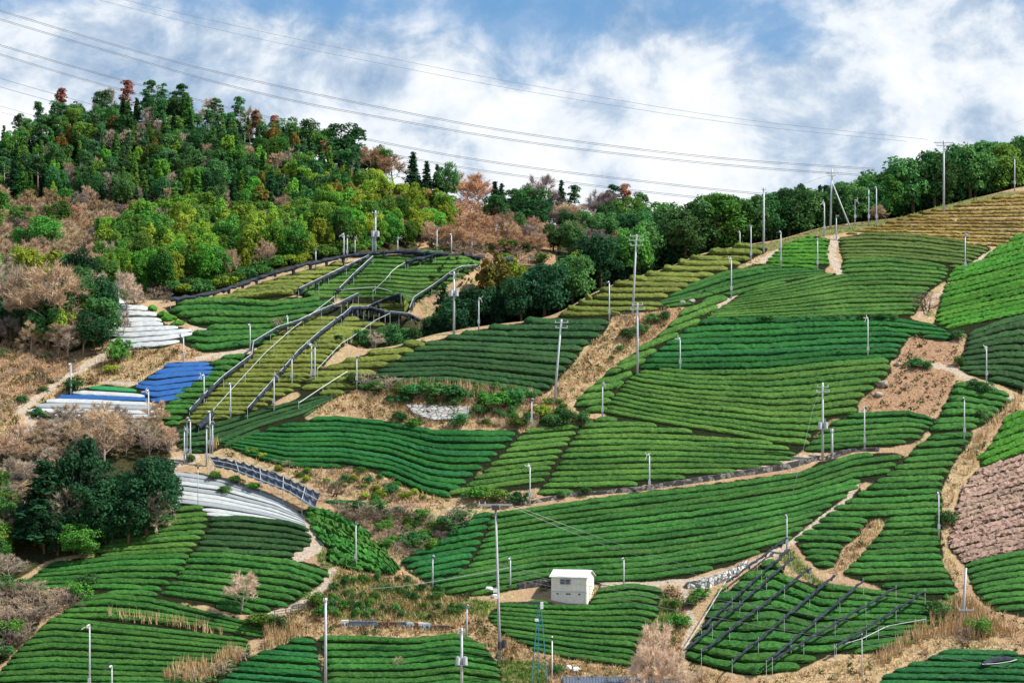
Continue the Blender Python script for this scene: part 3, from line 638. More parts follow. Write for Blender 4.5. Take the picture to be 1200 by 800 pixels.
Qg = np.stack([g[:-1, :-1], g[:-1, 1:], g[1:, 1:], g[1:, :-1]], -1).reshape(-1, 4)
m, nt, b = mat_base('hillside_ground', .95, .1)
def att(name):
    a = nt.nodes.new('ShaderNodeAttribute'); a.attribute_name = name; return a
acol = att('cover')
sep = nt.nodes.new('ShaderNodeSeparateColor'); nt.links.new(acol.outputs['Color'], sep.inputs[0])
n1 = noise(nt, .35, 6, .7); n2 = noise(nt, 2.2, 5, .75); n3 = noise(nt, .09, 4, .6)
dry = ramp(nt, n2, [(.3, (.30, .20, .10)), (.48, (.46, .33, .18)), (.66, (.62, .47, .28))])
dry = mixc(nt, ramp(nt, n3, [(.45, (0, 0, 0)), (.6, (1, 1, 1))]), dry, mixc(nt, n2, (.28, .17, .10), (.56, .38, .24)))
grn = ramp(nt, n2, [(.3, (.03, .06, .012)), (.6, (.15, .20, .05))])
dry = mixc(nt, ramp(nt, n1, [(.56, (0, 0, 0)), (.66, (1, 1, 1))]), dry, grn)
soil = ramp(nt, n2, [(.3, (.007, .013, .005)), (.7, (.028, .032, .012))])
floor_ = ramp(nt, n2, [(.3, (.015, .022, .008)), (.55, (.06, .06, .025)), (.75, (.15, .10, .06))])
path = ramp(nt, n2, [(.3, (.36, .28, .2)), (.7, (.62, .52, .42))])
def brk(sock):   # a ragged border
    a = nt.nodes.new('ShaderNodeMath'); a.operation = 'MULTIPLY_ADD'; a.inputs[1].default_value = .8; a.inputs[2].default_value = -.4
    nt.links.new(n2, a.inputs[0])
    c = nt.nodes.new('ShaderNodeMath'); c.operation = 'ADD'; nt.links.new(a.outputs[0], c.inputs[0]); nt.links.new(sock, c.inputs[1])
    return ramp(nt, c.outputs[0], [(.42, (0, 0, 0)), (.58, (1, 1, 1))])
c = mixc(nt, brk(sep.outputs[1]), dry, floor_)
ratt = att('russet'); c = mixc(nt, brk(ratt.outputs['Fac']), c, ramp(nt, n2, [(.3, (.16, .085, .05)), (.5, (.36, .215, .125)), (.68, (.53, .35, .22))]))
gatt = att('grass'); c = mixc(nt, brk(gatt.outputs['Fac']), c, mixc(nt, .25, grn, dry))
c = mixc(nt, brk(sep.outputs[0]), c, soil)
c = mixc(nt, brk(sep.outputs[2]), c, path)
nt.links.new(c, b.inputs['Base Color']); bump(nt, b, n2, 1.0, .5)
nt.nodes
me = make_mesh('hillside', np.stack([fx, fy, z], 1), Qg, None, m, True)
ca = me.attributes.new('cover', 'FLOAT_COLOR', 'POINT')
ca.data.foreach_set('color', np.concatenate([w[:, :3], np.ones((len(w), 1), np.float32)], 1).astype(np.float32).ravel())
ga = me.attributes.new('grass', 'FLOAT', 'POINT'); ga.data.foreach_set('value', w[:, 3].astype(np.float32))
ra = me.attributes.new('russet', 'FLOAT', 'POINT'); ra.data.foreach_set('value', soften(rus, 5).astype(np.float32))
hill = link(bpy.data.objects.new('hillside', me)); hill['kind'] = 'structure'

# tufts of dry grass on the banks, and undergrowth under the trees
def scatter_px(polys, n, ymax=375):
    pts = []
    polys = [np.asarray(p, float) for p in polys]
    area = np.array([abs(np.sum(p[:, 0] * np.roll(p[:, 1], 1) - p[:, 1] * np.roll(p[:, 0], 1))) / 2 for p in polys])
    for p, k in zip(polys, (area / area.sum() * n).astype(int) + 1):
        x = R.uniform(p[:, 0].min(), p[:, 0].max(), k * 3); y = R.uniform(p[:, 1].min(), p[:, 1].max(), k * 3)
        q = pip(x, y, p); pts.append(np.stack([x[q], y[q]], 1)[:k])
    pts = np.concatenate(pts)
    W, ok = P(pts[:, 0], pts[:, 1]); m_ = ok & (W[:, 1] < ymax)
    return W[m_], pts[m_]
def off_field(pts, line_margin=True):
    bad = np.zeros(len(pts), bool)
    for poly in SOIL:
        for ox, oy in ((0, 0), (5, 0), (-5, 0), (0, 4), (0, -3)): bad |= pip(pts[:, 0] + ox, pts[:, 1] + oy, poly)
    for line, hw in PATHS: bad |= line_dist(pts[:, 0], pts[:, 1], line) < hw
    if not line_margin: return ~bad
    for poly in GREENG: bad |= pip(pts[:, 0], pts[:, 1], poly)
    return ~bad
def blades(W, hmin, hmax, nb, width, lean=.5):
    n = len(W); c = np.repeat(W, nb, 0) + R.normal(0, .18, (n * nb, 3)) * [1, 1, 0]
    h = R.uniform(hmin, hmax, n * nb); a = R.uniform(0, 2 * np.pi, n * nb)
    side = np.stack([np.cos(a), np.sin(a), np.zeros_like(a)], 1) * width
    tip = c + np.stack([R.normal(0, lean, n * nb) * h, R.normal(0, lean, n * nb) * h - .15 * h, h], 1)
    base = c - [0, 0, .1]
    V = np.stack([base - side, base + side, tip], 1).reshape(-1, 3)
    return V, np.arange(len(V)).reshape(-1, 3)
mg, nt, b = mat_base('dry_grass', .9, .1)
f = noise(nt, .5, 4, .7, False); f2 = noise(nt, 3., 2, .7, False)
c = ramp(nt, f2, [(.3, (.38, .26, .13)), (.5, (.56, .41, .22)), (.7, (.72, .56, .33))])
c = mixc(nt, ramp(nt, f, [(.45, (0, 0, 0)), (.62, (1, 1, 1))]), c, (.50, .32, .17))
nt.links.new(c, b.inputs['Base Color'])
W, pt = scatter_px(DRY[:1] + DRY[2:], 14000); k = off_field(pt); W = W[k]
V1, T1 = blades(W, .25, .75, 5, .055, .55)
REEDS = [[(125,722),(150,724),(195,729),(236,734),(268,746),(250,744),(200,735),(160,729),(125,727)], [(1110,600),(1125,560),(1140,520),(1165,492),(1205,455),(1205,470),(1160,505),(1150,535),(1122,572)], [(1100,720),(1130,700),(1190,745),(1140,750),(1090,745),(1035,780),(1030,770)],
         [(205,782),(250,778),(270,760),(290,770),(240,800),(190,800)], [(310,735),(345,728),(355,748),(310,765)], [(240,512),(256,518),(252,530),(242,528)], [(480,452),(560,455),(630,466),(560,468),(455,462)]]
W2, _ = scatter_px(REEDS, 900)
V2, T2 = blades(W2, .8, 1.9, 7, .06, .18)
o = link(bpy.data.objects.new('dry_grass', make_mesh('dry_grass', np.concatenate([V1, V2]), None, np.concatenate([T1, T2 + len(V1)]), mg)))
tag(o, 'dry tan grass and reeds covering the banks between tea plots', 'dry grass', kind='stuff')

# weeds and dead stalks: dark green and brown clumps between the grasses
W, pt = scatter_px(DRY + DRY[4:5] + [[(690,690),(800,690),(805,760),(760,770)], [(545,700),(590,705),(572,727),(600,750),(640,800),(590,800)]], 1700); k = off_field(pt); W = W[k]
q_ = np.repeat(W, 16, 0); n_ = len(q_); sz = np.repeat(R.uniform(.25, .85, len(W)), 16)
q_ = q_ + R.normal(0, .4, (n_, 3)) * sz[:, None] + np.stack([0 * sz, 0 * sz, R.uniform(.05, .8, n_) * sz], 1)
def flakes(C, size):
    n = len(C); u = R.normal(0, 1, (n, 3)) + [0, -.3, .9]; u /= np.linalg.norm(u, axis=1, keepdims=True); a = np.cross(u, R.normal(0, 1, (n, 3))); a /= np.linalg.norm(a, axis=1, keepdims=True); b_ = np.cross(u, a); s_ = size * R.uniform(.5, 1.2, (n, 1))
    return np.stack([C - a * s_, C - b_ * s_ * .6, C + a * s_, C + b_ * s_ * .6], 1).reshape(-1, 3), np.arange(4 * n).reshape(-1, 4)
Vw, Qw = flakes(q_, .2)
mw_, nt, b = mat_base('weed_leaves', .9, .05)
c = ramp(nt, noise(nt, .45, 4, .7, False), [(.40, (.035, .065, .018)), (.5, (.10, .13, .035)), (.54, (.16, .085, .045)), (.66, (.34, .20, .11))]); nt.links.new(c, b.inputs['Base Color'])
tag(link(bpy.data.objects.new('weeds', make_mesh('weeds', Vw, Qw, None, mw_))), 'green and brown weeds scattered over the dry banks', 'weeds', kind='stuff')

W, pt = scatter_px(GREENG + [[(385,665),(480,680),(545,705),(540,728),(400,726)]], 5200); k = off_field(pt, False); V1, T1 = blades(W[k], .2, .5, 5, .06, .5)
mgg, nt, b = mat_base('green_grass', .8, .1)
c = ramp(nt, noise(nt, .6, 4, .7, False), [(.35, (.05, .12, .02)), (.5, (.16, .27, .05)), (.65, (.38, .38, .12))]); nt.links.new(c, b.inputs['Base Color'])
tag(link(bpy.data.objects.new('green_grass', make_mesh('green_grass', V1, None, T1, mgg))), 'fresh green grass on the verges near the hut and crest', 'grass', kind='stuff')
# ------------------------------------------------------------------ trees: each kind has a few shapes 1 m tall, reused at every size
def leaf_quads(C, Nn, size, rng, tilt=.6, long=1.0):
    n = len(C)
    nrm = Nn + rng.normal(0, tilt, (n, 3)); nrm /= np.linalg.norm(nrm, axis=1, keepdims=True) + 1e-9
    a = np.cross(nrm, rng.normal(0, 1, (n, 3))); a /= np.linalg.norm(a, axis=1, keepdims=True) + 1e-9
    bb = np.cross(nrm, a)
    s = size * rng.uniform(.55, 1.25, n)[:, None]
    V = np.stack([C - a * s, C - bb * s * .6 * long, C + a * s, C + bb * s * .6 * long], 1).reshape(-1, 3)
    return V, np.arange(4 * n).reshape(-1, 4)
def unit(rng, n):
    v = rng.normal(0, 1, (n, 3)); return v / np.linalg.norm(v, axis=1, keepdims=True)
def clumps(cents, rads, per, size, rng, flat=1.0, up=.35):
    Cs, Ns = [], []
    for c, r in zip(cents, rads):
        u = unit(rng, per); u[:, 2] = np.where(u[:, 2] < -.45, -u[:, 2], u[:, 2])
        rr = r * rng.uniform(.62, 1.12, (per, 1))
        Cs.append(np.asarray(c) + u * rr * [1, 1, flat]); Ns.append(u * [1, 1, 1 / max(flat, .3)] + [0, 0, up])
    return leaf_quads(np.concatenate(Cs), np.concatenate(Ns), size, rng)
def limb(mb, a, b_, r0, r1, k=5, rng=None, bend=.06):
    a = np.asarray(a, float); b_ = np.asarray(b_, float); L = np.linalg.norm(b_ - a)
    mid = (a + b_) / 2 + (rng.normal(0, bend, 3) * L if rng is not None else 0)
    mb.tube([a, mid, b_], [r0, (r0 + r1) / 2, r1], k)
def shape_broad(seed, R0=.36, zc=.54, nc=30, hz=.46, per=170, size=.027):
    rng = np.random.default_rng(seed); tr = MB(); cents, rads = [], []
    tr.tube([(0, 0, -.05), (rng.normal(0, .02), rng.normal(0, .02), .3), (rng.normal(0, .03), 0, .62)], [.032, .026, .010], 7)
    for i in range(nc):
        u = unit(rng, 1)[0]; rr = rng.uniform(.25, 1) ** .6
        c = np.array([u[0] * R0 * rr, u[1] * R0 * rr, zc + u[2] * hz * rr * .85]); c[2] = min(max(c[2], .16), .93)
        cents.append(c); rads.append(rng.uniform(.085, .17))
        if i % 3 == 0: limb(tr, (0, 0, rng.uniform(.22, .5)), c, .013, .004, 4, rng)
    top = max(c[2] + r for c, r in zip(cents, rads))
    return clumps(cents, rads, per, size, rng), tr
def shape_conifer(seed, Rb=.2, z0=.12, droop=.25, per=44, size=.024, power=.85, tiers=24):
    rng = np.random.default_rng(seed); tr = MB(); tr.tube([(0, 0, -.05), (0, 0, .5), (0, 0, .97)], [.024, .016, .003], 7)
    Cs, Ns = [], []
    for i in range(tiers):
        z = z0 + (1 - z0) * (i + rng.uniform(0, .7)) / tiers
        r = Rb * (1 - (z - z0) / (1 - z0)) ** power * rng.uniform(.75, 1.15) + .012
        nb = max(3, int(9 * r / Rb) + 2)
        for j in range(nb):
            a = rng.uniform(0, 2 * np.pi); L = r * rng.uniform(.7, 1.15); k = int(per * (.4 + .6 * L / Rb))
            t = rng.uniform(.25, 1, k)
            d = np.array([np.cos(a), np.sin(a)])
            c = np.stack([d[0] * L * t + rng.normal(0, .018, k), d[1] * L * t + rng.normal(0, .018, k), z - droop * L * t ** 1.5 + rng.normal(0, .012, k)], 1)
            Cs.append(c); Ns.append(np.stack([np.full(k, d[0] * .5), np.full(k, d[1] * .5), np.full(k, .8)], 1))
    return leaf_quads(np.concatenate(Cs), np.concatenate(Ns), size, rng, .5), tr
def shape_plume(seed, Rb=.24, size=.026):     # cypress: upright feathery plumes
    rng = np.random.default_rng(seed); tr = MB(); tr.tube([(0, 0, -.05), (0, 0, .6)], [.026, .006], 7)
    cents, rads = [], []
    for i in range(30):
        z = rng.uniform(.14, .9); r = Rb * math.sin(math.pi * min(1, (1.02 - z) * .75 + .12)) * rng.uniform(.35, 1)
        a = rng.uniform(0, 2 * np.pi); cents.append((r * math.cos(a), r * math.sin(a), z)); rads.append(rng.uniform(.05, .085))
    cents.append((0, 0, .94)); rads.append(.05)
    return clumps(cents, rads, 130, size, rng, 1.8, .5), tr
def shape_pine(seed, nc=24, per=110):           # red pine: bare leaning stem and flat needle clouds
    rng = np.random.default_rng(seed); tr = MB()
    lean = rng.normal(0, .05, 2); tr.tube([(0, 0, -.05), (lean[0] * .4, lean[1] * .4, .45), (lean[0], lean[1], .95)], [.022, .015, .004], 7)
    cents, rads = [], []
    for i in range(nc):
        z = rng.uniform(.38, .97); r = .25 * (1.05 - z) ** .5 * rng.uniform(.3, 1.15); a = rng.uniform(0, 2 * np.pi)
        c = np.array([lean[0] * z + r * math.cos(a), lean[1] * z + r * math.sin(a), z]); cents.append(c); rads.append(rng.uniform(.05, .11))
        limb(tr, (lean[0] * z, lean[1] * z, z - .05), c, .007, .003, 4, rng)
    return clumps(cents, rads, per, .022, rng, .62, .6), tr
def twig_fan(mb, rng, a, d, L, r, depth, tips):
    d = d / np.linalg.norm(d); e = a + d * L
    mb.tube([a, (a + e) / 2 + rng.normal(0, .05, 3) * L, e], [r, r * .8, r * .55], 4 if depth > 1 else 3, False)
    if depth == 0: tips.append((e, d)); return
    for i in range(int(rng.integers(3, 5))):
        nd_ = d + rng.normal(0, .55, 3) + [0, 0, .18]
        twig_fan(mb, rng, a + d * L * rng.uniform(.55, 1), nd_, L * rng.uniform(.55, .8), r * .6, depth - 1, tips)
def shape_bare(seed, spread=.8, base=.2, multi=1, dens=34, depth=3):
    rng = np.random.default_rng(seed); tr = MB(); tips = []
    for s in range(multi):
        lean = rng.normal(0, .05 * multi, 2); ft = rng.normal(0, .02 * multi, 2)
        stem = lambda z: np.array([ft[0] + lean[0] * z * 2, ft[1] + lean[1] * z * 2, z])
        tr.tube([stem(-.05), stem(.2), stem(.45), stem(.72)], [.022, .018, .011, .004], 6)
        nb = 15 if multi == 1 else 6
        for i in range(nb):
            z = base + (.68 - base) * i / nb; a = i * 2.4 + rng.uniform(-.5, .5); k = spread * (1.25 - z)
            twig_fan(tr, rng, stem(z), np.array([math.cos(a) * k, math.sin(a) * k, rng.uniform(.35, .9)]), (.26 if depth > 2 else .3) * (1.1 - .55 * z), .009 * (1.2 - z), depth - 1, tips)
    # fine twigs as slim blades
    E = np.array([t[0] for t in tips]); D = np.array([t[1] for t in tips])
    dens = int(dens * .9); E = np.repeat(E, dens, 0); D = np.repeat(D, dens, 0); n = len(E)
    st = E - D * rng.uniform(0, .12, (n, 1)); dd = D + rng.normal(0, .6, (n, 3)) + [0, 0, .2]; dd /= np.linalg.norm(dd, axis=1, keepdims=True)
    en = st + dd * rng.uniform(.05, .12, (n, 1))
    sd = np.cross(dd, rng.normal(0, 1, (n, 3))); sd /= np.linalg.norm(sd, axis=1, keepdims=True)
    V = np.stack([st - sd * .0028, st + sd * .0028, en], 1).reshape(-1, 3)
    # height to one
    return (V, None, np.arange(3 * n).reshape(-1, 3)), tr
def shape_shrub(seed, size=.055, nc=11, per=130):
    rng = np.random.default_rng(seed); tr = MB(); cents, rads = [], []
    for i in range(nc):
        a = rng.uniform(0, 2 * np.pi); r = rng.uniform(0, .48); z = rng.uniform(.2, .66)
        cents.append((r * math.cos(a), r * math.sin(a), z)); rads.append(rng.uniform(.2, .32))
    for i in range(4): limb(tr, (0, 0, -.1), (rng.normal(0, .2), rng.normal(0, .2), .5), .03, .012, 4, rng)
    return clumps(cents, rads, per, size, rng), tr

LEAF = {
 'darkgreen': leaf_mat('evergreen_leaves', (.018, .080, .030), (.110, .275, .072), 1.0, .025, .45),
 'deep': leaf_mat('deep_evergreen_leaves', (.009, .045, .022), (.042, .130, .046), 1.0, .015, .4),
 'mid': leaf_mat('leaves', (.030, .110, .020), (.170, .350, .060), 1.0, .03, .4),
 'bright': leaf_mat('bright_leaves', (.045, .165, .020), (.260, .520, .065), 1.0, .03, .35),
 'yellow': leaf_mat('yellow_green_leaves', (.100, .165, .014), (.440, .560, .070), 1.0, .02, .35),
 'bronze': leaf_mat('bronze_needles', (.110, .090, .020), (.340, .260, .055), 1.0, .03, .3),
 'pine': leaf_mat('pine_needles', (.018, .080, .036), (.110, .270, .085), 1.0, .02, .4),
 'rust': leaf_mat('rusty_needles', (.165, .065, .042), (.450, .200, .135), 1.0, .02, .3),
 'orange': leaf_mat('orange_needles', (.280, .130, .055), (.700, .400, .190), 1.0, .02, .25),
}
def twig_mat(name, a, b_):
    m, nt, b = mat_base(name, .9, .1)
    c = ramp(nt, noise(nt, .6, 4, .7, False), [(.3, a), (.7, b_)]); c = hue_random(nt, c, .015, .25); nt.links.new(c, b.inputs['Base Color']); return m
TW = {'grey': twig_mat('grey_twigs', (.30, .245, .19), (.60, .50, .39)), 'brown': twig_mat('brown_twigs', (.33, .235, .15), (.66, .49, .33)),
      'russet': twig_mat('russet_twigs', (.34, .20, .11), (.66, .44, .27)), 'pale': twig_mat('pale_twigs', (.46, .34, .25), (.82, .66, .51)), 'dusky': twig_mat('dusky_twigs', (.18, .14, .13), (.38, .31, .29))}
KIND = {   # kind: (object name, category, shape maker, shapes, crown material, stem material)
 'broad_dark': ('broadleaf_tree', 'tree', shape_broad, 5, LEAF['darkgreen'], M_bark), 'broad_deep': ('evergreen_tree', 'tree', shape_broad, 5, LEAF['deep'], M_bark), 'broad_mid': ('leafy_tree', 'tree', shape_broad, 5, LEAF['mid'], M_bark),
 'broad_bright': ('leafy_tree', 'tree', shape_broad, 5, LEAF['bright'], M_bark), 'broad_yellow': ('leafy_tree', 'tree', shape_broad, 5, LEAF['yellow'], M_bark),
 'cedar': ('cedar_tree', 'tree', shape_conifer, 4, LEAF['deep'], M_bark), 'cedar_mid': ('cedar_tree', 'tree', shape_conifer, 4, LEAF['mid'], M_bark),
 'cypress': ('cypress_tree', 'tree', shape_plume, 4, LEAF['yellow'], M_bark), 'cypress_bronze': ('cypress_tree', 'tree', shape_plume, 4, LEAF['bronze'], M_bark), 'cypress_green': ('cypress_tree', 'tree', shape_plume, 4, LEAF['bright'], M_bark),
 'pine': ('pine_tree', 'tree', shape_pine, 5, LEAF['pine'], M_barkpale), 'pine_rust': ('withered_pine_tree', 'tree', shape_pine, 5, LEAF['rust'], M_barkpale), 'pine_orange': ('withered_pine_tree', 'tree', shape_pine, 5, LEAF['orange'], M_barkpale),
 'bare': ('bare_tree', 'tree', shape_bare, 5, TW['grey'], M_barkpale), 'bare_brown': ('bare_tree', 'tree', shape_bare, 5, TW['brown'], M_barkpale), 'bare_russet': ('leafless_scrub_tree', 'tree', shape_bare, 5, TW['russet'], M_barkpale),
 'bare_pale': ('bare_tree', 'tree', shape_bare, 5, TW['pale'], M_barkpale),
 'bare_dusky': ('bare_tree', 'tree', shape_bare, 5, TW['dusky'], M_bark),
 'shrub': ('shrub', 'shrub', shape_shrub, 4, LEAF['darkgreen'], M_bark), 'shrub_mid': ('shrub', 'shrub', shape_shrub, 4, LEAF['mid'], M_bark), 'shrub_yellow': ('shrub', 'shrub', shape_shrub, 4, LEAF['yellow'], M_bark),
 'shrub_brown': ('withered_shrub', 'shrub', shape_bare, 4, TW['brown'], M_barkpale), 'shrub_dusky': ('withered_shrub', 'shrub', shape_bare, 4, TW['dusky'], M_bark), 'shrub_russet': ('withered_shrub', 'shrub', shape_bare, 4, TW['russet'], M_barkpale),
}
_geo = {}
def geo(maker, i, shrubby=False):
    key = (maker.__name__, i, shrubby)
    if key not in _geo:
        if shrubby: cr, tr = shape_bare(900 + i, 1.3, .06, 4, 16, 2)
        else: cr, tr = maker(100 + 13 * i)
        V = cr[0]; top = V[:, 2].max(); T0 = np.concatenate(tr.V)
        top = max(top, T0[:, 2].max())
        _geo[key] = (V / top, cr[1], cr[2] if len(cr) > 2 else None, T0 / top, tr)
    return _geo[key]
_proto = {}
def tree(kind, pos, h, label, group=None, wide=1.0, variant=None):
    name, cat, maker, nv, cm, tm = KIND[kind]
    i = int(R.integers(0, nv)) if variant is None else variant
    key = (kind, i)
    if key not in _proto:
        V, Qd, Td, T0, tr = geo(maker, i, kind.startswith('shrub_') and maker is shape_bare)
        cme = make_mesh('crown', V, Qd, Td, cm, False)
        tme = make_mesh('trunk', T0, np.concatenate(tr.Q), None, tm, True, None, tr.N)
        _proto[key] = (bpy.data.objects.new('crown', cme), bpy.data.objects.new('trunk', tme), 'stem' if 'shrub' in name else 'trunk')
    cp_, tp_, stem_name = _proto[key]
    e = empty(name, (pos[0], pos[1], pos[2] - .05), R.uniform(0, 6.28)); e.scale = (h * wide, h * wide, h)
    c = cp_.copy(); t = tp_.copy(); t.name = stem_name
    link(c, e); link(t, e)
    tag(e, label, cat, group)
    return e
def by_top(kind, px, ptop, Y, label, wide=1.0, variant=None, group=None):
    g = ground(px, Y); h = (HY - ptop) / FPX * Y - g[2]
    return tree(kind, g, max(h, 1.5), label, group, wide, variant)
def at_foot(kind, px, pyfoot, h, label, wide=1.0, variant=None, group=None, y0=218.):
    return tree(kind, P1(px, pyfoot, y0), h, label, group, wide, variant)

DESC = {'broad_dark': 'dark green broadleaf tree', 'broad_deep': 'very dark evergreen tree', 'broad_mid': 'mid green leafy tree', 'broad_bright': 'bright green leafy tree', 'broad_yellow': 'yellow green leafy tree',
        'cedar': 'dark pointed cedar', 'cedar_mid': 'green pointed cedar', 'cypress': 'yellowish plume shaped cypress', 'cypress_bronze': 'bronze plume shaped cypress', 'cypress_green': 'bright green cypress', 'pine': 'dark open crowned pine',
        'pine_rust': 'dead pine with rust red needles', 'pine_orange': 'dying pine with orange needles', 'bare': 'leafless grey tree', 'bare_brown': 'leafless brown tree', 'bare_russet': 'leafless russet scrub tree', 'bare_dusky': 'dusky leafless tree',
        'shrub': 'dark green shrub', 'shrub_mid': 'green shrub', 'shrub_yellow': 'yellow green shrub', 'shrub_brown': 'withered brown shrub', 'shrub_dusky': 'dusky bare shrub', 'shrub_russet': 'withered russet shrub'}
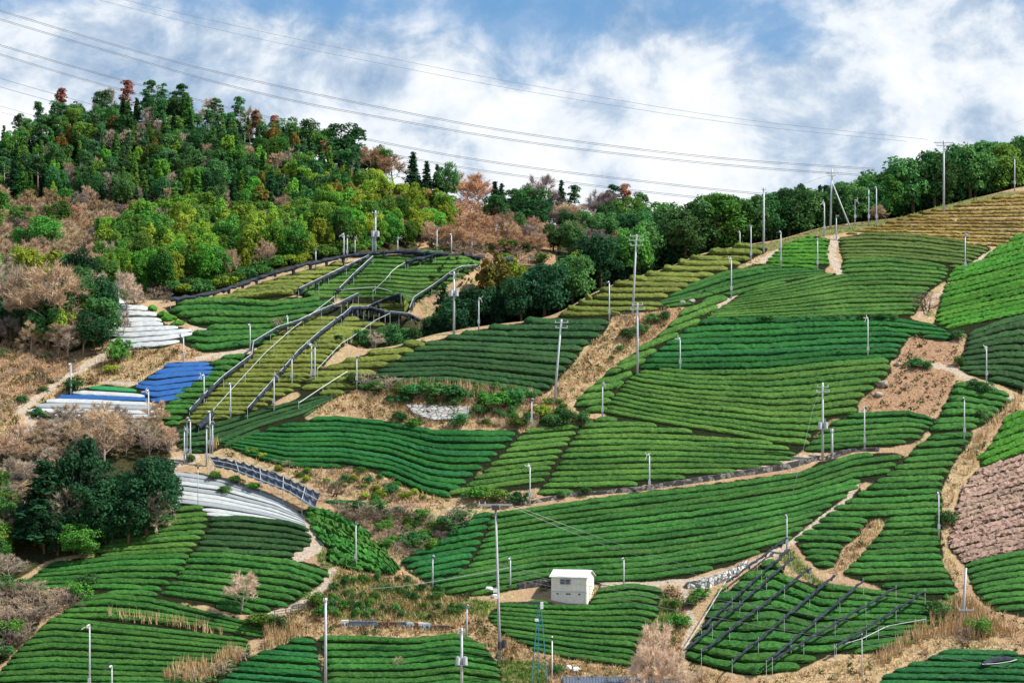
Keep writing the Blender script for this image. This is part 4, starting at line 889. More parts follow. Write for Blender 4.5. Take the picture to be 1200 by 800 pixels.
# skyline and other trees that stand out (kind, px, crown top, distance, what)
MAN = [
 ('pine',22,132,478,'pine on the ridge at the far end of the wooded hill',.8),('pine',45,118,480,'dark pine just below the reddish ridge pine',.9),('pine_rust',72,102,480,'thin reddish pine poking above the ridge beside a dark pine',1.),('pine',90,118,478,'dark bushy pine beside the reddish ridge pine',1.1),
 ('broad_dark',60,128,474,'dark round tree under the reddish ridge pine',1.),('pine',117,104,482,'broad dark pine with a bare spike behind it',1.3),('bare',126,98,486,'bare grey dead tree on the ridge behind a pine',.8),('pine_rust',152,93,484,'tall rust brown pine at the summit of the wooded hill',1.),
 ('pine',174,93,482,'dark summit pine next to the rust brown pine',1.),('pine',190,97,484,'tall slim pine on the summit',.9),('pine',203,106,480,'short summit pine between two tall ones',1.),('pine',215,98,482,'tall summit pine at the end of the crest group',1.),
 ('broad_dark',140,120,474,'dark round tree below the rust brown summit pine',1.),('broad_mid',152,136,470,'rounded green tree below the summit pines',1.),('pine',250,114,480,'pine rising over the dip of the ridge',1.1),('bare',246,112,486,'pale leafless tree in the ridge dip',.9),('pine',281,112,482,'tall tiered pine on the ridge past the dip',.8),
 ('bare',292,122,486,'thin pale leafless tree beside the tiered pine',1.),('pine_rust',300,128,478,'crimson needled pine on the ridge',.9),('pine_rust',252,140,470,'dead red pine just under the ridge dip',.9),('pine_rust',293,146,470,'salmon red dead pine under the crimson pine',1.),('pine_rust',322,134,478,'brown red pine beyond the crimson pine',.9),
 ('bare',214,146,468,'grey leafless pine with bare tiers above dark cypresses',.8),('broad_dark',338,136,480,'round dark tree on the shoulder of the ridge',1.),('broad_dark',358,138,482,'dark dense tree on the shoulder before the gap',.9),('broad_dark',398,145,478,'broad dark crown beyond the ridge gap',1.4),('broad_mid',380,150,476,'green crown at the ridge gap',1.),
 ('pine_orange',380,164,466,'dying orange pine on the shoulder',1.4),('pine_rust',394,206,448,'low rust red crown above the yellow trees',1.6),('bare_russet',436,170,472,'russet bare tree on the descending ridge',1.3),('broad_mid',446,168,474,'green crown on the descending ridge',1.),('bare_russet',462,178,470,'reddish bare tree lower on the ridge',1.3),
 ('cedar',484,177,468,'pointed cedar standing alone on the descending ridge',1.25),('cedar',500,188,468,'second smaller cedar beside the lone one',1.25),('broad_dark',524,188,470,'dark ragged tree beside the two cedars',.8),('cedar',512,192,470,'short dark cedar between ragged trees',1.),
 ('bare_russet',545,198,474,'reddish leafless thicket tree on the low ridge',1.5),('bare_russet',560,204,474,'leafless tree where the ridge turns russet',1.5),('cedar',580,212,476,'small twin cedar past the russet scrub',1.3),('cedar',588,214,476,'twin of the small cedar past the russet scrub',1.3),('broad_dark',606,220,474,'dark round tree in the saddle',1.),
 ('broad_dark',622,214,476,'dark broad tree beneath the big bare tree',1.2),('bare_dusky',634,199,478,'big bare tree standing above the saddle',1.1),('cedar',658,210,478,'tall dark cedar next to the big bare tree',1.),('pine',675,216,478,'gnarled pine with a bare top past the tall cedar',1.),('broad_deep',640,232,470,'low dark tree under the big bare tree',1.2),
 ('bare_dusky',700,218,476,'hazy leafless tree on the far ridge',1.2),('bare_dusky',712,222,476,'second hazy leafless tree on the far ridge',1.2),('pine',716,215,480,'umbrella shaped pine on the far ridge',1.),('pine_rust',733,214,478,'faded pine between two umbrella pines',.8),('pine',751,222,480,'slim umbrella pine at the end of the far ridge',.9),
 ('broad_mid',735,230,472,'green crown beneath the umbrella pines',1.),('broad_bright',765,236,474,'light green tree on the falling far ridge',1.1),('broad_bright',780,242,474,'last light green tree before the ridge drops',1.),('bare_dusky',790,246,470,'dusky leafless tree in the notch of the ridges',1.2),('bare_brown',660,234,462,'brown tall bare tree below the tall cedar',1.2),('bare_brown',676,236,460,'brown bare tree above the dark wood',1.2),
 ('broad_yellow',699,288,366,'yellow green round tree among the dark wood',1.05),('cypress_bronze',582,294,362,'bronze cypress at the edge of the dark wood',.9),('cypress_bronze',570,302,364,'shaggy brown green cypress beside the bronze one',1.),('cypress',604,302,372,'yellowish cypress against the russet slope',1.),
 ('broad_deep',545,336,342,'dark tree behind the pole with a transformer',1.2),('cedar',520,330,346,'dark cedar by the edge of the net slope',1.2),('broad_dark',430,385,334,'dark bushy tree below the black net arc',1.5),('bare',440,386,333,'pale leafless bush in front of dark foliage',1.3),('broad_dark',462,378,338,'round shady tree in the hollow below the nets',1.3),('broad_dark',484,382,338,'small shady tree ending the hollow',1.2),('broad_deep',396,404,331,'small dark bush on the net slope edge',1.3),
 ('bare_brown',28,306,329,'tall pale branched tree in front of the west wood',.9),('bare_brown',53,298,328,'large fan shaped bare tree on the brown slope',1.15),('bare',12,300,330,'tall bare tree at the wood edge',1.),('broad_dark',92,320,331,'dark leaning evergreen in the west wood',.9),('broad_dark',30,352,328,'dark green tree under the bare ones',1.),('broad_dark',112,352,331,'dark evergreen by the white covered plot',.8),('broad_yellow',78,360,327,'yellowish small tree low in the west wood',.9),('broad_deep',8,350,329,'dark evergreen at the wood edge',1.),
 ('bare_pale',148,312,338,'feathery pale bare tree above the white covered plot',.9),('bare',144,362,331,'thin leaning bare tree crossing the white covered plot',.7),
 ('cedar',50,538,281,'upright dark green conifer in the lower thicket',1.9),('broad_deep',96,508,284,'tall ragged evergreen in the lower thicket',.75),('broad_deep',112,560,281,'shadowy evergreen under the ragged one',1.),('broad_deep',172,533,283,'big round evergreen beside the grey covered plot',.95),('broad_deep',150,575,281,'dark evergreen at the thicket foot',1.),('broad_mid',96,610,278,'lime leaved low tree in front of the thicket',1.3),('broad_deep',130,590,281,'dense dark tree behind the lime leaved one',1.),('broad_deep',64,590,280,'dark mass of leaves beside the upright conifer',1.),
 ('bare_brown',122,470,297,'large bare tree arching over the striped covers',1.1),('bare_brown',90,490,300,'bare brown tree behind the ragged evergreen',1.2),('bare',186,568,283,'grey bare tree touching the pale covers',1.),('bare',70,560,281,'grey twiggy tree between evergreens',1.),('bare',12,645,273,'pale knotted bare tree at the edge of the thicket',1.6),
 ('bare_pale',282,664,267.5,'lone round bare tree standing in the tea rows',1.1),('bare_pale',772,722,251,'big pale leafless bush below the green path',.75),('bare_pale',758,748,250,'pale leafless bush touching the end of the hut field',.8),('bare_pale',790,752,249,'smaller pale leafless bush by the netted plot corner',.8),('shrub_russet',467,780,258,'small russet bush in the bottom field',1.),('bare_brown',172,515,303,'arching pale bare tree next to the lamp poles',1.4),
 ('bare_brown',1030,238,366,'rounded brown bare tree behind the hilltop poles',1.5),('broad_deep',990,258,364,'dark bush beside the braced hilltop pole',1.3),
]
for kind, px, pt, Y, lab, wide in MAN:
    by_top(kind, px, pt, Y, lab, wide)
SKYL = np.array([(-30,152),(0,150),(20,140),(45,128),(75,114),(110,122),(130,112),(150,104),(215,106),(240,130),(260,124),(290,128),(330,145),(360,150),(375,160),(395,150),(425,165),(450,180),(470,186)], float)
for px in np.arange(-24, 440, 8.5):
    k = ['pine', 'broad_dark', 'cedar', 'broad_dark', 'pine', 'cedar_mid'][int(R.integers(0, 6))]
    x_ = px + R.normal(0, 2); by_top(k, x_, np.interp(x_, SKYL[:, 0], SKYL[:, 1]) + R.uniform(1, 17), R.uniform(466, 481), DESC[k] + ' in the close line along the wooded ridge', R.uniform(.85, 1.2), group=DESC[k] + 's along the wooded ridge')
def thin(pts, dmin):
    keep = []
    for p in pts:
        if all((p[0] - q[0]) ** 2 + ((p[1] - q[1]) * 1.3) ** 2 > dmin * dmin for q in keep): keep.append(p)
    return np.array(keep)
def wood(poly, dmin, mix, hrange, where, y0=218., tries=2500, wide=(.9, 1.25), ylim=(0, 900)):
    poly = np.asarray(poly, float)
    q = np.stack([R.uniform(poly[:, 0].min(), poly[:, 0].max(), tries), R.uniform(poly[:, 1].min(), poly[:, 1].max(), tries)], 1)
    q = thin(q[pip(q[:, 0], q[:, 1], poly)], dmin)
    W, ok = P(q[:, 0], q[:, 1], y0)
    kinds = list(mix); pr = np.array([mix[k] for k in kinds], float); pr /= pr.sum()
    for w_, o in zip(W, ok):
        if not o or not ylim[0] < w_[1] < ylim[1]: continue
        k = kinds[int(R.choice(len(kinds), p=pr))]
        h = R.uniform(*hrange) * (.8 if k.startswith('bare') else 1.0)
        w_[2] = H(w_[0], w_[1])
        if 'shrub' in k: h = min(h, 2.6)
        tree(k, w_, h, DESC[k] + ' ' + where, DESC[k] + 's ' + where, R.uniform(*wide))
wood([(-30,195),(75,158),(150,148),(290,175),(400,200),(440,232),(330,268),(200,262),(100,240),(-30,250)], 9.6, {'broad_dark': .17, 'pine': .24, 'broad_mid': .10, 'cedar': .19, 'cedar_mid': .14, 'bare': .07, 'bare_brown': .08, 'cypress_bronze': .04, 'cypress_green': .08, 'pine_rust': .006}, (4.8, 8.2), 'in the dark upper wood', wide=(.8, 1.05))
wood([(-30,250),(100,245),(185,272),(160,302),(60,300),(-30,295)], 13, {'bare_brown': .5, 'bare_dusky': .15, 'broad_mid': .2, 'bare_russet': .15}, (5, 7.5), 'in the brown clearing of the hill')
wood([(185,262),(330,270),(350,284),(250,290),(190,285)], 12, {'bare': .3, 'bare_brown': .2, 'broad_mid': .25, 'broad_bright': .25}, (5, 8), 'half way down the wooded hill')
wood([(165,280),(330,280),(400,255),(430,290),(350,308),(250,335),(190,348),(130,340),(110,305)], 10, {'broad_bright': .27, 'cypress': .22, 'broad_mid': .17, 'cypress_green': .12, 'cedar_mid': .1, 'bare': .05, 'bare_brown': .09, 'broad_yellow': .04}, (5.2, 8.6), 'on the sunny lower wood', wide=(.75, 1.0))
wood([(340,225),(440,232),(520,258),(530,288),(440,294),(400,262)], 10.5, {'broad_yellow': .28, 'cypress': .27, 'broad_bright': .14, 'bare_brown': .18, 'broad_mid': .08, 'cypress_bronze': .05}, (4.8, 7.4), 'on the yellow shoulder of the hill', wide=(.85, 1.15))
wood([(485,235),(560,253),(640,272),(645,300),(560,298),(510,292)], 8.2, {'bare_russet': .93, 'shrub_mid': .07}, (3.8, 5.6), 'on the russet slope', wide=(1.3, 1.8))
wood([(520,292),(640,296),(640,310),(560,308)], 10, {'shrub_russet': .6, 'shrub_brown': .25, 'shrub_mid': .15}, (1.8, 3), 'at the foot of the russet slope', wide=(1.2, 1.8))
wood([(-30,405),(50,418),(110,424),(128,395),(118,352),(60,335),(-30,335)], 13, {'bare_brown': .42, 'bare': .16, 'bare_dusky': .08, 'broad_dark': .16, 'broad_deep': .06, 'broad_yellow': .05, 'shrub': .07}, (6., 8.5), 'in the west wood above the dry slope')
wood([(-30,300),(130,302),(128,345),(60,332),(-30,332)], 12, {'bare_brown': .46, 'broad_bright': .18, 'broad_mid': .14, 'bare': .14, 'cypress_green': .08}, (5.5, 8), 'between the west wood and the clearing')
wood([(135,338),(190,346),(205,356),(160,357),(135,352)], 9, {'shrub_dusky': .5, 'shrub_mid': .25, 'shrub_brown': .25}, (2, 3), 'behind the upper white plot')
wood([(203,350),(250,342),(300,325),(350,309),(400,299),(437,293),(437,286),(400,290),(350,299),(300,314),(250,331),(205,340)], 8, {'shrub_mid': .5, 'shrub': .2, 'shrub_yellow': .3}, (1.8, 2.6), 'along the wood edge behind the long boundary net', wide=(1.3, 1.9))
def wood_world(px0, px1, dy0, dy1, n, mix, hrange, where, dmin, wide=(.95, 1.25), topline=None):
    px = R.uniform(px0, px1, n); Y = gM(crest_py(px)) + R.uniform(dy0, dy1, n)
    x = (px - HX) / FPX * Y; q = thin(np.stack([x, Y / 1.3], 1), dmin); kinds = list(mix); pr = np.array([mix[k] for k in kinds], float); pr /= pr.sum()
    for x_, y_ in q:
        y_ = y_ * 1.3; k = kinds[int(R.choice(len(kinds), p=pr))]; pos = np.array([x_, y_, float(H(x_, y_))]); h = R.uniform(*hrange)
        if topline is not None:     # crowns keep below the outline that the wood shows against the slope behind
            pxx = HX + FPX * x_ / y_; h = min(h, (HY - np.interp(pxx, *topline) + R.normal(0, 3)) / FPX * y_ - pos[2])
            if h < 3.5: continue
        tree(k, pos, h, DESC[k] + ' ' + where, DESC[k] + 's ' + where, R.uniform(*wide))
wood_world(505, 820, 7, 58, 900, {'broad_deep': .44, 'broad_dark': .34, 'broad_mid': .06, 'cedar': .16}, (7.5, 11.5), 'in the dark wood behind the tea crest', 3.1, (.85, 1.1), ([505, 540, 560, 600, 640, 680, 720, 760, 830], [372, 345, 338, 330, 312, 290, 268, 248, 222]))
wood_world(800, 1035, 7, 34, 700, {'broad_dark': .5, 'broad_mid': .2, 'cedar': .22, 'broad_deep': .08}, (9.5, 12.5), 'on the skyline behind the hilltop poles', 3.2, (.95, 1.25), ([800, 830, 870, 905, 935, 970, 1000, 1030, 1050], [238, 219, 229, 223, 218, 216, 219, 211, 196]))
wood_world(1030, 1260, 8, 40, 700, {'broad_dark': .55, 'broad_mid': .2, 'cedar_mid': .15, 'broad_deep': .1}, (11, 14), 'on the skyline over the straw coloured field', 3.3, (.85, 1.1), ([1020, 1045, 1075, 1100, 1130, 1165, 1185, 1205, 1260], [212, 195, 181, 171, 163, 168, 165, 160, 148]))
wood([(570,262),(700,268),(790,290),(760,300),(650,300),(600,292)], 12, {'broad_dark': .4, 'broad_deep': .2, 'bare_brown': .2, 'bare_dusky': .2}, (5.5, 8), 'on the far ridge over the dark wood')
wood([(-20,560),(20,520),(60,505),(190,502),(205,525),(190,535),(140,545),(70,560),(30,600),(-20,680)], 15, {'bare_brown': .5, 'bare_dusky': .1, 'bare': .26, 'shrub_brown': .14}, (4, 6.5), 'in the brown lower thicket', wide=(1.1, 1.5))
wood([(35,640),(60,600),(120,590),(190,575),(203,590),(196,600),(120,642),(60,655)], 12, {'broad_deep': .75, 'bare_dusky': .15, 'shrub': .1}, (3.5, 6), 'in the shadowy foot of the lower thicket', wide=(1., 1.3))
wood([(-30,590),(2,580),(8,640),(6,665),(-30,680)], 11, {'broad_yellow': .1, 'broad_mid': .4, 'broad_dark': .5}, (3, 5), 'at the sunny edge of the lower thicket')
wood([(-20,700),(10,694),(60,700),(95,702),(60,725),(25,752),(-20,790)], 11, {'shrub_brown': .42, 'shrub_dusky': .25, 'shrub_mid': .2, 'shrub': .13}, (1.8, 3.2), 'on the scrubby bank by the lowest field', wide=(1.2, 1.7))
# shrubs one can tell apart: (kind, px, foot, height, width, where)
SH = [('shrub',100,690,2.2,1.3,'round dark bush at the lower edge of the tea rows'),('shrub_mid',140,425,4.0,.7,'leaning green bush below the upper white plot'),('shrub',84,460,2.6,1.,'dark bush beside the striped covers'),('shrub_brown',430,452,2.4,1.5,'brown bush on the ledge above the sagging field'),
 ('shrub_brown',455,458,2.6,1.6,'brown reedy bush on the ledge by the slab'),('shrub',415,452,2.2,.9,'small green bush beside a pole on the ledge'),('shrub',487,466,2.2,1.8,'dark ledge bush above the pale slab'),('shrub',510,466,2.4,1.8,'second dark ledge bush above the pale slab'),('shrub',535,468,2.4,1.8,'third dark ledge bush above the pale slab'),
 ('shrub_mid',590,478,2.6,1.6,'large green bush beside the pale slab'),('shrub',607,474,2.4,1.4,'dark bush behind the ledge lamp'),('shrub',540,500,2.2,1.2,'low dark bush at the foot of the pale slab'),('shrub',470,494,1.8,1.3,'dark bush at the near corner of the slab'),('shrub_mid',485,500,1.4,1.5,'spreading green bush in front of the slab'),
 ('shrub',665,497,2.4,1.3,'dark bush at the foot of the leaning pole'),('shrub',655,499,1.8,1.5,'bush under the leaning pole'),('shrub',682,498,2.2,1.3,'dark shrub at the corner of the road rows'),('shrub_yellow',636,488,1.9,1.1,'yellow green shrub beside the ledge lamp'),('shrub',642,500,2.0,1.2,'shrub between the yellow one and the leaning pole'),
 ('shrub',738,398,2.0,1.2,'dark bush high on the dry bank'),('shrub',751,392,1.8,1.1,'bush beside another near the head of the dry bank'),('shrub',765,378,1.6,1.3,'bush at the top of the dry bank'),('shrub',778,376,1.7,1.,'dark bush by the rocks topping the dry bank'),('shrub',726,412,1.1,1.2,'tiny bush half way up the dry bank'),('shrub_mid',716,422,.8,1.4,'flat green tuft on the dry bank'),('shrub_brown',733,375,1.4,1.3,'brown weed clump topping the dry bank'),
 ('shrub',405,566,1.3,1.1,'round bush on the tan bank below the sagging field'),('shrub',432,566,1.2,1.1,'bush on the tan bank near its middle'),('shrub',458,578,1.6,1.,'bush near the end of the tan bank'),('shrub_dusky',390,580,2.4,1.8,'dusky thicket at the end of the net shelter'),('shrub_brown',405,604,2.0,1.7,'brown thicket in the dry hollow'),('shrub_brown',425,606,2.4,1.7,'tangled brown thicket in the dry hollow'),('shrub_dusky',450,612,2.4,1.9,'dusky bramble in the dry hollow'),('shrub_dusky',475,610,2.6,1.8,'wide dusky bramble by the hollow path'),
 ('shrub_dusky',530,622,3.4,1.2,'dark bare bush beside the crossarm pole'),('shrub_mid',560,585,2.0,1.7,'leafy bush at the gully end of the rows'),('shrub_mid',578,588,2.0,1.6,'second leafy bush at the gully end'),('shrub',607,590,1.8,1.3,'dark bush by the wall foot lamp'),('shrub',520,622,2.2,1.5,'dark shrub over the hollow path'),('shrub',540,612,2.0,1.6,'shrub under the crossarm'),
 ('shrub',660,583,1.2,1.3,'bush growing on the stone road wall'),('shrub',685,580,1.2,1.6,'low bush on the stone road wall'),('shrub',955,455,1.,1.,'none'),('shrub_dusky',1085,365,3.6,1.3,'grey green round bush at the orange path'),('shrub',1120,398,1.6,1.4,'dark bush where three plots meet'),('shrub',1075,430,1.5,1.6,'bush on the cleared brown patch'),('shrub',1085,432,1.2,1.3,'smaller bush on the cleared brown patch'),('shrub_brown',1062,456,1.2,1.4,'withered bush on the cleared patch'),
 ('shrub_mid',1125,428,1.6,1.,'green bush by the pale side path'),('shrub',1150,460,1.8,1.5,'dark hedge bush by the side path'),('shrub',1142,455,1.6,1.4,'second hedge bush by the side path'),('shrub',1153,492,1.8,1.1,'dark bush on the reed bank edge'),('shrub',1111,615,2.2,1.2,'dark bush beside the pruned plot'),('shrub_mid',1150,745,2.4,1.2,'green bush in the reeds by the folded net'),('shrub_dusky',1135,752,2.2,1.4,'dusky bush in the reeds'),('shrub',1098,720,1.9,1.2,'dark bush at the end of the netted rows'),('shrub',883,790,1.3,1.2,'round dark bush under the netted rows'),
 ('shrub_mid',820,702,1.6,1.3,'bush beside the cobbled wall'),('shrub_mid',808,712,1.5,1.2,'bush on the green slope below the wall'),('shrub_mid',795,735,1.8,1.2,'bush low on the green slope'),('shrub_mid',790,712,1.4,1.2,'small bush on the green slope'),('shrub',655,790,1.3,1.1,'round dark bush near the thin white post'),('shrub_brown',820,800,1.8,1.8,'brown bush in the bottom corner of the dry bank'),
 ('shrub_brown',285,775,2.0,1.6,'straw brown bush ending the lowest field'),('shrub_brown',262,790,2.0,1.8,'pale brown brush under the lowest field'),('shrub_brown',225,800,2.0,1.8,'brown brush at the bottom edge of the field'),('shrub_mid',300,735,2.0,1.8,'green bush beside the fenced track'),('shrub',322,738,2.0,1.4,'dark bush above the reedy corner'),('shrub_mid',370,712,2.2,1.2,'leafy bush beside the dirt track'),('shrub_mid',378,722,1.6,1.3,'leafy bush lower on the dirt track'),
 ('shrub_mid',265,578,1.2,1.4,'round clipped bush under the net shelter'),('shrub_mid',250,563,1.5,1.1,'clipped bush at the upper end of the net shelter'),('shrub_mid',278,566,1.2,1.6,'second round bush under the net shelter'),('shrub_mid',296,574,1.2,1.6,'third round bush under the net shelter'),('shrub_mid',225,541,1.2,1.1,'green bush at the foot of the three lamp poles'),
 ('shrub_brown',180,525,2.6,2.0,'brown scrub on the bank above the pale covers'),('shrub_brown',200,530,2.4,2.0,'brown scrub behind the three lamp poles'),('shrub_brown',150,515,2.4,2.0,'brown scrub below the striped covers'),('shrub_russet',322,384,1.8,1.3,'dusky leafless bush by the net crossing'),
 ('shrub',45,487,1.2,1.6,'dark clipped bush at the end of the striped plot'),('shrub',55,493,1.2,1.6,'second clipped bush by the striped plot'),('shrub_yellow',130,436,1.2,1.8,'mossy low bush on the dry slope')]
for kind, px, py, h, wide, lab in SH:
    if lab != 'none': at_foot(kind, px, py, h, lab, wide)
wood([(395,598),(455,600),(520,614),(515,640),(470,656),(430,622)], 7.5, {'shrub_brown': .4, 'shrub_dusky': .3, 'shrub_mid': .2, 'shrub': .1}, (1., 1.9), 'in the dry hollow', wide=(1.1, 1.6))
wood([(-10,412),(60,420),(100,430),(60,452),(40,466),(0,500)], 12, {'shrub_brown': .45, 'shrub_russet': .25, 'shrub_dusky': .2, 'shrub': .1}, (.8, 1.6), 'on the dry west slope', wide=(1.1, 1.8))
wood([(290,528),(345,548),(430,552),(500,585),(440,588),(380,572),(320,552)], 11, {'shrub_brown': .5, 'shrub_mid': .25, 'shrub_yellow': .25}, (.6, 1.2), 'on the bank under the sagging field', wide=(1.1, 1.6))
wood([(420,456),(560,454),(632,466),(660,474),(675,492),(610,504),(560,500),(552,476),(470,474)], 10, {'shrub_brown': .45, 'shrub': .25, 'shrub_mid': .3}, (.8, 1.7), 'on the ledge around the pale slab', wide=(1.1, 1.8))
# loosely planted young bushes on the tan slope
q = np.array([(x, y) for y in (683, 692, 703, 714, 722) for x in range(378, 545, 9)], float); q += R.normal(0, 2.0, q.shape)
for x, y in q[pip(q[:, 0], q[:, 1], [(385,672),(470,680),(520,690),(545,708),(540,727),(400,726),(365,726),(380,700)])]:
    if R.random() < .62: at_foot('shrub_mid' if R.random() < .5 else 'shrub', x, y, R.uniform(.8, 1.4), 'young bush planted on the tan slope above the crates', R.uniform(.75, 1.05), group='young bushes on the tan slope')
# bushes lining the terrace
for x in range(852, 1062, 13):
    if R.random() < .8: at_foot('shrub', x + R.normal(0, 3), curve([(835,376),(935,375.5),(1036,374),(1070,377)], x) + .5, R.uniform(.7, 1.1), 'small dark shrub in the line along the terrace edge', R.uniform(1.2, 2.), group='terrace shrubs')
# low undergrowth that closes the forest floor
UG = [[(-30,195),(75,165),(150,155),(400,205),(520,250),(640,285),(640,305),(437,290),(300,322),(200,350),(130,350),(125,400),(60,415),(-30,400)]]
W, _ = scatter_px(UG, 9000, 490); k = W[:, 1] > 330; W = W[k]
px = R.uniform(505, 1250, 7000); Y = gM(crest_py(px)) + R.uniform(7, 60, 7000); x = (px - HX) / FPX * Y
W = np.concatenate([W, np.stack([x, Y, H(x, Y)], 1)])
V, Qd = leaf_quads(W + np.stack([0 * W[:, 0], 0 * W[:, 0], R.uniform(0, 1.0, len(W))], 1), np.tile([[0, -.3, 1.]], (len(W), 1)), .55, R, .7)
mu = leaf_mat('undergrowth_leaves', (.02, .035, .01), (.11, .12, .035), .25, 0, 0)
tag(link(bpy.data.objects.new('undergrowth', make_mesh('undergrowth', V, Qd, None, mu))), 'low leafy undergrowth beneath the hillside trees', 'undergrowth', kind='stuff')
# ------------------------------------------------------------------ lamp-like frost fans, utility poles
def px2m(Y): return Y / FPX
def base_of(px, pf, ptop):
    g = P1(px, pf); return g, max((pf - ptop) * px2m(g[1]), 2.0)
def fan_pole(px, pt, pf, label, side=1, thin_=False):
    g, h = base_of(px, pf, pt)
    e = empty('fan_pole', g)
    MB().tube([(0, 0, -.5), (0, 0, h * .5), (0, 0, h)], [.115, .10, .085] if not thin_ else [.07, .065, .06], 8).build('pole', M_pole, e, True)
    a = side * .45
    hd = MB().tube([(a * .2, .25, .12), (a * .75, -.45, -.02)], [.17, .17], 10)
    hd.box((0, 0, .05), (.18, .26, .22)); ho = hd.build('fan_motor', M_pole, e); ho.location = (0, 0, h); ho.scale = (.8, .8, .8)
    bl = MB(); 
    for k in range(3):
        t = k * 2.094 + R.uniform(0, 2); bl.box((math.cos(t) * .32, 0, math.sin(t) * .32), (.5, .025, .11), 0, 0, -t)
    bo = bl.build('fan_blades', M_dark if R.random() < .6 else M_cer, e); bo.location = (a * .8, -.55, h - .04); bo.rotation_euler = (.25, 0, -a * 1.2)
    if h > 4: MB().box((0, -.2, 1.5), (.35, .22, .6)).build('control_box', M_pole, e)
    return tag(e, label, 'frost fan', 'frost fans on thin poles')
def insul(mb, x, z): mb.tube([(x, 0, z), (x, 0, z + .28)], [.055, .04], 6)
def utility(px, pt, pf, label, arms=((.92, 1.8),), trans=None, lean=0., brace=None, mat=None):
    g, h = base_of(px, pf, pt)
    e = empty('utility_pole', g); mat = mat or M_pole
    L = lean * px2m(g[1])
    MB().tube([(-L, 0, -.6), (-L * .5, 0, h * .5), (0, 0, h)], [.19, .165, .14], 10).build('pole', mat, e, True)
    for z, wdt in arms:
        MB().box((0, -.2, h * z), (wdt, .11, .13)).build('crossarm', M_pole, e)
        for s in (-.45, 0, .45):
            m_ = MB(); insul(m_, s * wdt, h * z + .06); i_ = m_.build('insulator', M_cer, e); i_.location = (0, -.2, 0)
    if trans:
        for s in (-1, 1):
            m_ = MB().tube([(s * .42, -.25, h * trans - .45), (s * .42, -.25, h * trans + .4)], [.28, .28], 12); m_.box((s * .42, -.25, h * trans + .46), (.3, .3, .12)); m_.build('transformer', M_pole, e)
        MB().box((0, -.2, h * trans - .5), (1.5, .5, .08)).build('bracket', M_pole, e)
    if brace:
        b2 = P1(*brace) - g; MB().tube([tuple(b2 + [0, 0, -.4]), (0, .05, h * .78)], [.14, .11], 8).build('brace', mat, e, True)
    if lean: e.location.x += L
    return tag(e, label, 'utility pole')
